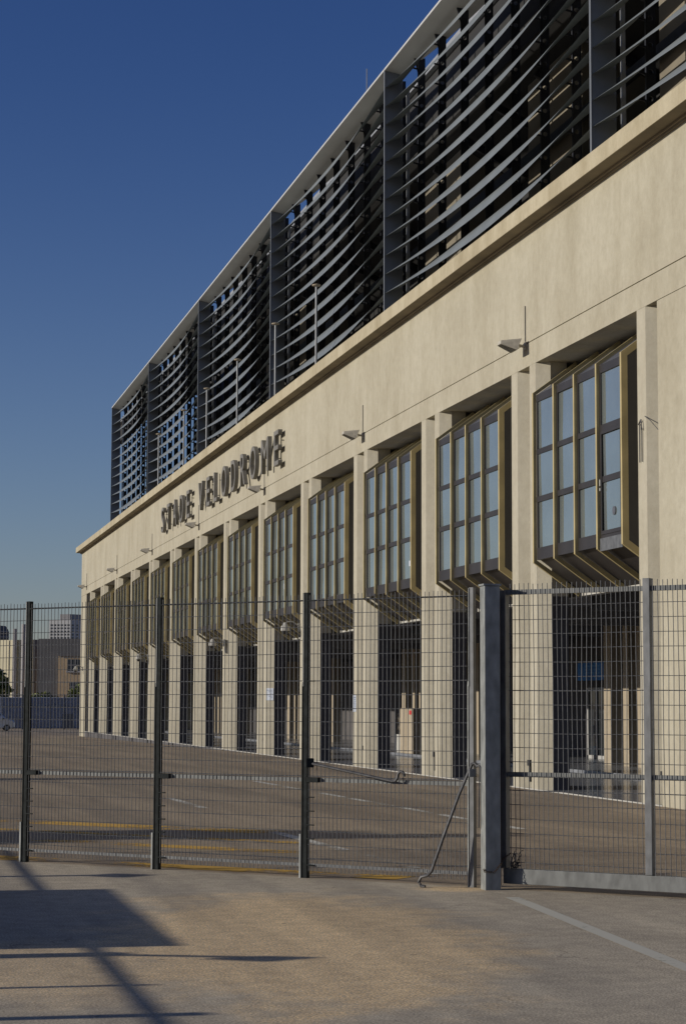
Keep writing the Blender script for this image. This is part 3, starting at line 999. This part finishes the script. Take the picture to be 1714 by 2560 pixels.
# ------------------------------------------------------------------ boundary fence
POSTS = [-2.4, 0.0, 2.37, 4.80, 7.28]
PH = 3.74
def fp(s, n, z):
    p = F0 + FU * s + FN * n
    return Vector((p.x, p.y, z))
fence = empty("boundary_fence", F0)
tag(fence, "dark welded mesh fence on steel posts left of the sliding gate", "fence")
def fpart(mb, name, mat, parent=fence, **k):
    o = mb.build(name, mat, parent, **k)
    if parent is fence: o.location = -F0
    return o
def fbox(mb, s0, s1, n0, n1, z0, z1, mi=0):
    q = [fp(s0, n0, z0), fp(s1, n0, z0), fp(s1, n1, z0), fp(s0, n1, z0)]
    mb.prism(q, (0, 0, z1 - z0), mi)
HW = [3.64 - 0.178 * i for i in range(20) if 3.64 - 0.178 * i > 0.1]
def mesh_panel(s0, s1, n, z_top, z_bot, zs, jitter=0.0, pitch=0.0625, wr=0.0048):
    mb = MB()
    k = int((s1 - s0) / pitch)
    for i in range(k + 1):
        s_ = s0 + 0.02 + i * pitch
        if s_ > s1: break
        pts = []
        nseg = 6
        ph_ = random.uniform(0, 6.28)
        for q in range(nseg + 1):
            z = z_bot + (z_top - z_bot) * q / nseg
            dd = jitter * math.sin(ph_ * 0.3 + q * 1.3 + i * 0.35)
            pts.append(fp(s_ + dd, n, z + (random.uniform(-.012, .006) if q == nseg else 0)))
        mb.tube(pts, wr, 4)
    for i, z in enumerate(zs):
        thick = 0.0065 if i in (6, 13) else 0.0045
        mb.tube([fp(s0, n - 0.006, z), fp((s0 + s1) / 2, n - 0.006, z - 0.006), fp(s1, n - 0.006, z)], thick, 4)
    return mb
for i in range(len(POSTS) - 1):
    s0, s1 = POSTS[i] + 0.05, POSTS[i + 1] - 0.05
    fpart(mesh_panel(s0, s1, 0.02, 3.71, 0.09, HW, 0.0035), "mesh_panel", M['wire'])
    r_ = MB(); fbox(r_, s0 + 0.16, s1, -0.055, -0.02, 1.25, 1.305)
    o = fpart(r_, "mid_rail", M['galvrail'])
    r_ = MB(); fbox(r_, s0 - 0.02, s0 + 0.17, -0.055, 0.045, 1.245, 1.31)
    r_.build("clamp", M['dkpost'], o)
    r_ = MB(); fbox(r_, s0, s1, -0.012, -0.002, 0.15, 0.19)
    fpart(r_, "bottom_rail", M['galvdk'])
    r_ = MB(); fbox(r_, s0, s1, -0.01, 0.0, 3.625, 3.645)
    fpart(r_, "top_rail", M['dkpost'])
    k_ = MB()
    for z in (3.63, 2.57, 1.05, 0.87, 0.69, 0.51, 0.17):
        fbox(k_, s0 - 0.02, s0 + 0.10, 0.01, 0.035, z - 0.007, z + 0.007)
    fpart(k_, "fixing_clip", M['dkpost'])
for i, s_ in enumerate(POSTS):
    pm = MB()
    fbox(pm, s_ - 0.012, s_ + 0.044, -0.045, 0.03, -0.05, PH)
    dk = M['galvdk'] if i == 4 else M['dkpost']  # last post is sunlit steel, the others carry shade in their colour
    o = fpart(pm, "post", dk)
    lp = MB(); fbox(lp, s_ - 0.040, s_ - 0.024, -0.02, 0.035, -0.05, 2.50)
    q0 = [fp(s_ - 0.040, -0.02, 2.5), fp(s_ - 0.024, -0.02, 2.5), fp(s_ - 0.024, 0.035, 2.5), fp(s_ - 0.040, 0.035, 2.5)]
    q1 = [fp(s_ - 0.036, -0.01, 2.56), fp(s_ - 0.026, -0.01, 2.56), fp(s_ - 0.026, 0.03, 2.56), fp(s_ - 0.036, 0.03, 2.56)]
    lp.add(q0 + q1, [(4, 5, 6, 7), (0, 1, 5, 4), (1, 2, 6, 5), (2, 3, 7, 6), (3, 0, 4, 7)])
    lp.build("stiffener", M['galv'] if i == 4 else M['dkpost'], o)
    st = MB(); fbox(st, s_ - 0.020, s_ - 0.0125, 0.0, 0.040, 2.5, PH - 0.01)
    st.build("lit_edge", M['galv'], o)  # pale strip painted as the sunlit edge of the post
    up_ = MB(); fbox(up_, s_ - 0.036, s_ - 0.024, -0.015, 0.025, 2.57, PH - 0.004)
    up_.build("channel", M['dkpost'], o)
    if i != 4:
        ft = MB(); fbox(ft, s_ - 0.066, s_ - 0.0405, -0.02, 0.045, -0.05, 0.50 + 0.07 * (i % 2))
        ft.build("sunlit_foot", M['galv'], o)  # pale strip stands in for sunlight on the foot of a shaded post

# ------------------------------------------------------------------ gate post and sliding gate
gp = empty("gate_post", (7.47, 24.30, 0))
tag(gp, "tall square galvanised gate post with one sunlit and one dark side", "gate post")
b = MB()
GA = R(0)
b.box(-0.11, 0.09, -0.10, 0.10, -0.05, 3.74)
b.build("shaft", M['galv'], gp, bevel=0.008)
b = MB(); b.box(-0.125, 0.105, -0.115, 0.115, 3.742, 3.765); b.build("cap", M['galv'], gp)
b = MB(); b.box(0.09, 0.125, 0.0, 0.10, 0.05, 3.6); b.build("gate_guide", M['rust'], gp)

gate = empty("sliding_gate", F0 + FU * 7.7 - FN * 0.1)
GO = gate.location.copy()
tag(gate, "sliding mesh gate with a deep galvanised bottom beam at the right edge", "gate")
def gpart(mb, name, mat, parent=gate, **k):
    o = mb.build(name, mat, parent, **k)
    if parent is gate: o.location = -GO
    return o
S0, S1 = 7.66, 12.6
b = MB(); fbox(b, 7.70, S1, -0.16, -0.04, 0.065, 0.25); gpart(b, "bottom_beam", M['galvrail'], bevel=0.006)
b = MB(); fbox(b, 7.70, S1, -0.14, -0.08, 3.64, 3.70); gpart(b, "top_rail", M['galvrail'])
b = MB(); fbox(b, 7.70, S1, -0.14, -0.08, 1.375, 1.435); gpart(b, "mid_rail", M['galvrail'])
for s_ in (7.70, 9.645, 11.6):
    b = MB(); fbox(b, s_ - 0.045, s_ + 0.045, -0.15, -0.035, 0.252, 3.79 if s_ > 8 else 3.69)
    gpart(b, "upright", M['galvdk'], bevel=0.005)
HWG = [3.50 - 0.176 * i for i in range(19) if 3.50 - 0.176 * i > 0.3]
for a_, b_ in ((7.78, 9.59), (9.70, 11.54)):
    gpart(mesh_panel(a_, b_, -0.055, 3.775, 0.22, HWG, 0.006, 0.0655), "mesh_panel", M['wire'])

# hook rods, chain and the tangle of wire
def rod(name, pts, r, lb, loc):
    root = empty(name, loc)
    mb = MB(); mb.tube([Vector(p) - Vector(loc) for p in pts], r, 8)
    mb.build("bar", M['rod'], root, smooth=True)
    tag(root, lb, "hook rod", "hooked iron rods on the fence")
    return root
A = fp(4.90, 0.07, 1.50); B_ = fp(6.17, 0.07, 1.29)
hk = [A, A.lerp(B_, 0.5), B_, fp(6.215, 0.07, 1.295), fp(6.245, 0.07, 1.33), fp(6.255, 0.07, 1.38), fp(6.285, 0.07, 1.415), fp(6.325, 0.07, 1.41), fp(6.345, 0.07, 1.38), fp(6.345, 0.07, 1.35)]
r1 = rod("hook_rod", hk, 0.019, "hooked iron rod slung sideways from the third fence post", A)
mb = MB(); mb.box(-0.05, 0.06, -0.05, 0.05, -0.06, 0.06); mb.build("hinge", M['dkpost'], r1, bevel=0.01)
A = fp(7.37, 0.15, 1.44); 
hk = [fp(7.45, 0.15, 1.50), fp(7.41, 0.15, 1.54), fp(7.37, 0.15, 1.53), fp(7.335, 0.15, 1.46), fp(7.22, 0.22, 1.15), fp(7.04, 0.30, 0.62), fp(6.905, 0.36, 0.20), fp(6.86, 0.37, 0.155), fp(6.77, 0.38, 0.13), fp(6.74, 0.38, 0.06), fp(6.77, 0.38, 0.02), fp(6.83, 0.38, 0.014)]
r2_ = rod("hook_rod", hk, 0.021, "hooked iron rod leaning from the gate post down to the asphalt", A)
mb = MB(); mb.box(-0.045, 0.045, -0.03, 0.03, -0.07, 0.03); mb.build("hinge", M['galvdk'], r2_, bevel=0.008)
mb = MB(); q = Vector(A)
mb.tube([fp(7.46, 0.17, 1.52) - q, fp(7.50, 0.18, 1.49) - q, fp(7.49, 0.18, 1.30) - q, fp(7.475, 0.175, 0.75) - q], 0.008, 6); mb.build("strap", M['rod'], r2_, smooth=True)

ch = empty("chain", (7.47, 24.18, 0.25))
tag(ch, "thin rusty chain slung round the foot of the gate post", "chain")
mb = MB()
pts = []
path = [Vector((-0.125, 0.02, 0.0)), Vector((-0.125, -0.02, -0.02)), Vector((0.0, -0.005, -0.03)), Vector((0.08, 0.005, 0.06)), Vector((0.13, 0.05, 0.13)), Vector((0.26, 0.11, 0.20))]
for i in range(len(path) - 1):
    n_ = max(2, int((path[i + 1] - path[i]).length / 0.028))
    for j in range(n_): pts.append(path[i].lerp(path[i + 1], j / n_))
for i, p in enumerate(pts):
    t_ = (pts[min(i + 1, len(pts) - 1)] - pts[max(i - 1, 0)]).normalized()
    s_ = t_.cross(Vector((0, 0, 1)) if i % 2 else Vector((0, 1, 0.2))).normalized()
    loop = [p + t_ * 0.02 * math.cos(a) + s_ * 0.011 * math.sin(a) for a in [2 * math.pi * q / 8 for q in range(9)]]
    mb.tube(loop, 0.0035, 4, caps=False)
mb.build("links", M['rust'], ch)

tg = empty("wire_tangle", fp(7.84, -0.03, 0.26))
tag(tg, "tangle of dark wire caught on the gate mesh above the bottom beam", "wire")
random.seed(11)
mb = MB()
for i in range(11):
    p = Vector((random.uniform(-.03, .03), random.uniform(-.03, .02), 0.0))
    pts = [p]
    for q in range(7):
        p = p + Vector((random.uniform(-.028, .034), random.uniform(-.03, .02), random.uniform(-0.02, .06)))
        p.z = max(0.0, min(0.21, p.z)); pts.append(p)
    mb.tube(pts, 0.0055, 4)
mb.build("strands", M['mullion'], tg)

# ------------------------------------------------------------------ things left of the frame that throw the shadows
TE = math.tan(SUN_EL)
XS = -5.0
def shadow_h(x, y):                     # point at X=XS whose shadow falls on (x, y) of the ground
    dx = x - XS
    return Vector((XS, y + 0.035 * dx, dx * TE))
fr = empty("advertising_frame", (XS, 22, 0))
tag(fr, "tall steel frame with a blank panel, its shadow falling across the foreground asphalt", "advertising frame")
def apart(mb, name, mat):
    o = mb.build(name, mat, fr); o.location = (-XS, -22, 0)
b = MB()
tl, br_ = shadow_h(2.87, 25.24), shadow_h(2.87, 19.21)
b.box(XS - 0.04, XS + 0.04, br_.y, tl.y, tl.z - 1.35, tl.z); apart(b, "panel", M['steelgrey'])
hb = shadow_h(2.05, 20).z
b = MB(); b.box(XS - 0.03, XS + 0.03, shadow_h(2, 13.0).y, shadow_h(2, 33).y, hb - 0.024, hb + 0.024); apart(b, "beam", M['galvdk'])
for y_, r_, xt in ((33.0, .06, 2.0), (27.28, .10, 3.0), (25.0, .05, 2.05), (18.70, .17, 2.2), (16.62, .05, 2.25), (15.0, .09, 2.4)):
    b = MB(); q = shadow_h(xt, y_)
    b.tube([(XS, q.y, 0), (XS, q.y, q.z)], r_, 8); apart(b, "post", M['galvdk'])
b = MB(); q = shadow_h(2.2, 18.7); q2 = shadow_h(3.3, 18.25)
b.tube([(XS, q.y, q.z - .05), (XS, q2.y, q2.z)], 0.05, 8); apart(b, "arm", M['galvdk'])
for xa_, xb_, ya_, hw_ in ((2.55, 3.6, 27.2, .34), (2.75, 3.85, 18.1, .22)):
    b = MB(); qs = [shadow_h(xa_, ya_ + .1), shadow_h((xa_ + xb_) / 2, ya_ + hw_), shadow_h(xb_, ya_), shadow_h((xa_ + xb_) / 2, ya_ - hw_)]
    b.prism([(XS + .12, q.y, q.z) for q in qs], (0.06, 0, 0)); apart(b, "floodlight", M['lamp'])

# ------------------------------------------------------------------ trees
def leaf_mat(name, c1, c2):
    mt, n, N, L, Pp = newmat(name)
    tc = N.new("ShaderNodeTexCoord")
    no = N.new("ShaderNodeTexNoise"); no.inputs['Scale'].default_value = 1.3; no.inputs['Detail'].default_value = 5
    L.new(tc.outputs['Object'], no.inputs['Vector'])
    rp = ramp(N, c1, c2, 0.35, 0.65); L.new(no.outputs[0], rp.inputs[0]); L.new(rp.outputs[0], Pp.inputs['Base Color'])
    Pp.inputs['Roughness'].default_value = 0.7
    return mt
M['leaf'] = leaf_mat("leaf_green", (0.09, 0.125, 0.03), (0.22, 0.24, 0.07))
M['bark'] = simple("tree_bark", (0.10, 0.08, 0.06), 0.9, var=0.3, scale=6)
def tree(name, loc, h_trunk, blobs, lb, n_leaf, leaf, seed, cat="tree"):
    rnd = random.Random(seed)
    root = empty(name, loc)
    mb = MB()
    top = max(b[2] for b in blobs)
    mb.tube([(0, 0, -0.2), (0.05, 0.03, h_trunk * 0.5), (0, 0.06, h_trunk), (0.0, 0.0, top * 0.9)], [0.16 * h_trunk / 3 + .05, 0.12 * h_trunk / 3 + .04, 0.09 * h_trunk / 3 + .03, 0.02], 8)
    for b in blobs:
        mb.tube([(0, 0.05, h_trunk * 0.8), ((b[0]) * .5, b[1] * .5, (h_trunk + b[2]) / 2), (b[0], b[1], b[2])], [0.06, 0.04, 0.015], 5)
    mb.build("trunk", M['bark'], root)
    cr = MB()
    tot = sum(b[3] * b[4] * b[5] for b in blobs)
    for b in blobs:
        for i in range(int(n_leaf * b[3] * b[4] * b[5] / tot)):
            while True:
                p = Vector((rnd.uniform(-1, 1), rnd.uniform(-1, 1), rnd.uniform(-1, 1)))
                if 0.15 < p.length < 1: break
            p *= (0.55 + 0.45 * rnd.random()) / max(0.3, p.length) * p.length ** 0.4
            c_ = Vector((b[0] + p.x * b[3], b[1] + p.y * b[4], b[2] + p.z * b[5]))
            a = Vector((rnd.gauss(0, 1), rnd.gauss(0, 1), rnd.gauss(0, 1))).normalized()
            q = a.cross(Vector((rnd.gauss(0, 1), rnd.gauss(0, 1), rnd.gauss(0, 1)))).normalized()
            s_ = leaf * rnd.uniform(0.6, 1.4)
            cr.add([c_ - a * s_, c_ + q * s_ * .45, c_ + a * s_, c_ - q * s_ * .45], [(0, 1, 2, 3)])
    cr.build("crown", M['leaf'], root)
    return tag(root, lb, cat)
# out of frame on the left: throw the dark streaks on the forecourt
def tree_at(x, y):
    return y + 0.035 * (x + 24)
tree("shade_tree", (-24, tree_at(6, 35.0), 0), 2.2, [(0, -.5, 7.0, .9, 1.5, 1.9), (0.2, .7, 8.6, .8, 1.2, 1.7), (0, 0.4, 5.2, .9, 1.7, 1.8), (0, -1.0, 5.6, .8, 1.2, 1.5), (0, -.4, 10.0, .5, .6, 1.2)], "slender leafy tree whose shadow makes the dark band behind the fence", 20000, 0.20, 5)
tree("shade_tree", (-24, tree_at(5, 62.3), 0), 2.2, [(0, 0, 7.2, .7, 1.0, 1.7), (0.1, .3, 8.9, .5, .7, 1.5), (0, 0, 5.6, .6, .8, 1.4)], "slender leafy tree whose thin shadow streak lies far out on the forecourt", 9000, 0.18, 6)

# ------------------------------------------------------------------ far end of the forecourt
def sheet_wall():
    root = empty("corrugated_wall", (18, 233, -0.45))
    mb = MB()
    n = 26; vs = []
    for i in range(n * 4 + 1):
        z = 3.5 * i / (n * 4)
        x_ = 0.10 * math.sin(2 * math.pi * i / 4.0 + .6)
        vs += [(-4.2, x_, z), (5.2, x_, z)]
    mb.add(vs, [(2 * i, 2 * i + 1, 2 * i + 3, 2 * i + 2) for i in range(n * 4)])
    for x in (-4.2, 5.2): pass
    mb.build("sheeting", M['sheet'], root)
    for i in range(6):
        p = MB(); p.box(-4.0 + i * 1.8, -3.9 + i * 1.8, 0.07, 0.2, 0, 3.6); p.build("post", M['galvdk'], root)
    tag(root, "pale blue grey corrugated sheet wall at the far end of the forecourt", "wall")
M['sheet'] = simple("pale_blue_sheet", (0.42, 0.46, 0.54), 0.6, 0.0, var=0.1, scale=0.6)
sheet_wall()
ff = empty("mesh_fence", (17, 224, -0.45))
tag(ff, "far mesh fence with thin grey posts in front of the blue sheet wall", "fence")
for i in range(9):
    b = MB(); b.box(-4.2 + i * 1.5, -4.1 + i * 1.5, -0.05, 0.05, 0, 3.75); b.build("post", M['galvdk'], ff)
b = MB()
for z in (0.15, 1.3, 2.5, 3.65): b.box(-6, 8, -0.02, 0.02, z - .025, z + .025)
b.build("rail", M['galvdk'], ff)
b = MB()
for i in range(56): b.box(-6 + i * .25, -5.985 + i * .25, -0.01, 0.01, 0.1, 3.7)
b.build("mesh_panel", M['galvdk'], ff)
b = MB(); b.box(3.1, 4.3, -0.3, -0.26, 0.1, 1.7); b.build("gate_panel", M['galvdk'], ff)

M['cream'] = simple("cream_cladding", (0.56, 0.51, 0.35), 0.8, var=0.08, scale=0.3)
M['darkbrick'] = simple("dark_cladding_and_shade", (0.11, 0.105, 0.105), 0.8, var=0.15, scale=0.4)
M['brownbrick'] = simple("brown_brick", (0.42, 0.31, 0.19), 0.9, var=0.12, scale=1.5)
M['window'] = simple("far_window", (0.03, 0.035, 0.045), 0.2, var=0.2)
M['white'] = simple("white_tower_render", (0.50, 0.50, 0.49), 0.8, var=0.05, scale=0.05)
M['greyconc'] = simple("grey_concrete", (0.30, 0.29, 0.29), 0.85, var=0.1)

cb = empty("cream_hall", (21.0, 280, -0.45))
tag(cb, "cream flat roofed hall behind the blue sheet wall, dark on its right side", "building")
b = MB()
dl = Vector((-0.80, 0.60, 0)); dr_ = Vector((0.85, 0.53, 0))
q = [Vector((0, 0, 0)), dl * 26, dl * 26 + dr_ * 20, dr_ * 20]
b.prism(q, (0, 0, 11.5)); b.build("wall", M['cream'], cb)
b = MB(); q2_ = [dr_ * 0.02 + Vector((0.05, -0.06, 0)), dr_ * 20 + Vector((0.05, -0.06, 0)), dr_ * 20 + Vector((0, 0, 0)), dr_ * 0.02]
b.prism(q2_, (0, 0, 11.52)); b.build("shaded_side", M['darkbrick'], cb)  # dark sheet puts the shade of the unlit face into the colour
b = MB()
for i in range(9):
    p = dl * (1.2 + i * 2.6)
    b.box(p.x - .05, p.x + .05, p.y - .08, p.y - .0, 0, 11.4)
b.build("downpipe", M['cream'], cb)
for i in (2.6, 1.2):
    p = dl * i + Vector((-.25, -.35, 0)); b = MB(); b.tube([p, p + Vector((0, 0, 13.0 if i > 2 else 13.6))], 0.32, 10); b.build("flue", M['greyconc'], cb, smooth=True)

bb = empty("brown_block", (23.45, 268, -0.45), R(-14))
tag(bb, "dark roofed brown brick block with barred windows beside the stadium corner", "building")
b = MB(); b.box(-2.7, -0.01, 0.4, 2.0, 0, 11.29); b.build("side_wall", M['darkbrick'], bb)
b = MB(); b.box(0.0, 12, 0.0, 12, 0, 9.0); b.build("wall", M['brownbrick'], bb)
b = MB(); b.box(0.0, 12.2, 0.37, 12, 9.3, 11.3); b.box(0.01, 12.2, -0.2, 12, 9.02, 9.28); b.build("roof", M['darkbrick'], bb)
for x_, z_, h_, w_ in ((1.2, 7.1, 1.5, 1.6), (1.5, 4.4, 1.2, 1.3), (4.5, 7.1, 1.5, 1.6), (4.5, 4.4, 1.2, 1.3)):
    b = MB(); b.box(x_, x_ + w_, -0.06, 0.0, z_, z_ + h_); o = b.build("window", M['window'], bb)
    b = MB(); b.box(x_ - .15, x_ + w_ + .15, -0.2, 0, z_ - .22, z_ - .02)
    b.build("sill", M['greyconc'], o)
    b = MB()
    for q in range(1, 3): b.box(x_ + w_ * q / 3 - .03, x_ + w_ * q / 3 + .03, -0.1, -0.06, z_, z_ + h_)
    b.box(x_, x_ + w_, -0.1, -0.061, z_ + h_ / 2 - .03, z_ + h_ / 2 + .03)
    b.build("glazing_bar", M['greyconc'], o)

tw = empty("white_tower", (65.2, 700, -0.45))
tag(tw, "distant white tower block with a grid of dark windows", "building")
dl = Vector((-0.92, 0.39, 0)); dr_ = Vector((0.80, 0.60, 0))
q = [Vector((0, 0, 0)), dl * 7.6, dl * 7.6 + dr_ * 14, dr_ * 14]
b = MB(); b.prism(q, (0, 0, 31.6)); b.build("wall", M['white'], tw)
b = MB(); q = [dl * 0.6 + dr_ * .5, dl * 4.2 + dr_ * .5, dl * 4.2 + dr_ * 8, dl * .6 + dr_ * 8]
b.prism([p + Vector((0, 0, 31.6)) for p in q], (0, 0, 2.0)); b.build("plant_room", M['greyconc'], tw)
def win_on(dirv, u, z, wdt, hgt):
    nrm = Vector((dirv.y, -dirv.x, 0)); nrm = nrm if nrm.y < 0 else -nrm
    b = MB(); p = dirv * u + nrm * 0.03
    b.prism([p - dirv * (wdt / 2) + Vector((0, 0, z)), p + dirv * (wdt / 2) + Vector((0, 0, z)), p + dirv * (wdt / 2) + Vector((0, 0, z + hgt)), p - dirv * (wdt / 2) + Vector((0, 0, z + hgt))], -nrm * 0.025)
    b.build("window", M['window'], tw)
for r_ in range(7):
    for i in range(6): win_on(dl, 0.75 + i * 1.2, 29.5 - r_ * 1.08, 0.78, 0.62)
    for i in range(5): win_on(dr_, 1.0 + i * 2.2, 29.5 - r_ * 1.08, 0.9, 0.6)

dt = empty("dark_tower", (38.5, 700, -0.45))
tag(dt, "dark rounded building top beyond the cream hall at the left edge", "building")
b = MB(); b.lathe([(5.9, 0), (5.9, 26.5), (5.7, 27.9), (4.8, 29.2)], 24); b.build("wall", M['darkbrick'], dt, smooth=True)
b = MB()
for z in (25.2, 27.0): b.lathe([(5.95, z), (6.0, z + .05), (6.0, z + .35), (5.95, z + .4)], 24)
b.build("parapet_band", M['greyconc'], dt)

tree("street_tree", (12.6, 246, -0.45), 2.2, [(0, 0, 5.0, 2.2, 2, 1.6), (1.5, 0.2, 5.6, 1.6, 1.6, 1.5), (-1.4, 0, 6.0, 1.9, 1.6, 1.6), (0.2, .2, 6.6, 1.5, 1.5, 1.2), (2.6, 0, 4.3, 1.0, 1.0, 1.0)], "round green tree in front of the cream hall at the left edge", 3200, 0.34, 21)
tree("shrub", (18.6, 240, -0.45), 1.2, [(0, 0, 3.2, 1.1, .8, .9), (1.0, 0, 3.6, .8, .7, .7), (2.0, 0, 3.1, 1.0, .7, .6)], "low leafy shrub showing over the blue sheet wall", 900, 0.22, 22, "shrub")
tree("shrub", (23.0, 243, -0.45), 1.2, [(0, 0, 3.6, .7, .6, 1.1), (.7, 0, 4.2, .6, .6, 1.0)], "leafy shrub beside the corner pillar of the stadium", 600, 0.22, 23, "shrub")

# ------------------------------------------------------------------ parked car
M['silver'] = simple("silver_car_paint", (0.62, 0.63, 0.63), 0.3, 0.5, var=0.04)
M['tyre'] = simple("tyre_rubber", (0.02, 0.02, 0.02), 0.8, var=0.2)
car = empty("parked_car", (11.95, 212, -0.45))
tag(car, "silver estate car parked at the far left edge of the forecourt", "car")
pr = [(-2.2, .35), (-2.25, .9), (-2.15, 1.15), (-1.75, 1.78), (-1.5, 1.86), (0.4, 1.88), (0.75, 1.82), (1.45, 1.22), (2.05, 1.08), (2.22, .85), (2.22, .4), (1.95, .3), (-1.95, .3)]
b = MB()
wv = []
secs = [(-0.90, 0.86), (-0.84, 1.0), (0.84, 1.0), (0.90, 0.86)]
n_ = len(pr)
for yy, k_ in secs:
    for x, z in pr:
        inset = 0.12 if z > 1.25 else 0.0
        wv.append((x * (0.97 if k_ < 1 else 1), yy * (1 - inset), z if k_ == 1 else .33 + (z - .33) * .97))
fs = []
for s_ in range(3):
    for i in range(n_): fs.append((s_ * n_ + i, s_ * n_ + (i + 1) % n_, (s_ + 1) * n_ + (i + 1) % n_, (s_ + 1) * n_ + i))
fs.append(tuple(range(n_))[::-1]); fs.append(tuple(3 * n_ + i for i in range(n_)))
b.add(wv, fs); b.build("body", M['silver'], car, bevel=0.04)
for x0_, x1_ in ((-1.72, -0.75), (-0.68, 0.2), (0.27, 1.15)):
    b = MB(); zt_ = 1.72
    xa = x1_ if x1_ < 1 else 0.72
    b.prism([(x0_ + (.2 if x0_ < -1.5 else 0), -0.815, 1.22), (x1_, -0.815, 1.22), (xa, -0.80, zt_), (x0_ + (.35 if x0_ < -1.5 else 0), -0.80, zt_)], (0, -0.03, 0)); b.build("side_window", M['carglass'], car)
b = MB(); b.add([(0.80, -0.68, 1.80), (0.80, 0.68, 1.80), (1.44, 0.74, 1.27), (1.44, -0.74, 1.27)], [(0, 1, 2, 3)]); b.build("windscreen", M['carglass'], car)
for x in (-1.35, 1.4):
    for yy in (-0.9, 0.72):
        b = MB(); b.tube([(x, yy, .33), (x, yy + .18, .33)], .33, 18); o = b.build("wheel", M['tyre'], car)
        b = MB(); b.tube([(x, yy - .012, .33), (x, yy + .0, .33)], .2, 12); b.build("rim", M['galv'], o)
b = MB(); b.box(2.0, 2.235, -0.84, -0.5, .78, .95); b.build("headlight", M['camdark'], car)
b = MB(); b.box(2.0, 2.235, 0.5, 0.84, .78, .95); b.build("headlight", M['camdark'], car)
b = MB(); b.box(1.9, 2.28, -0.86, 0.86, .34, .62); b.build("bumper", M['tyre'], car, bevel=.03)
b = MB(); b.box(0.98, 1.12, -1.06, -0.88, 1.18, 1.32); b.build("wing_mirror", M['tyre'], car)
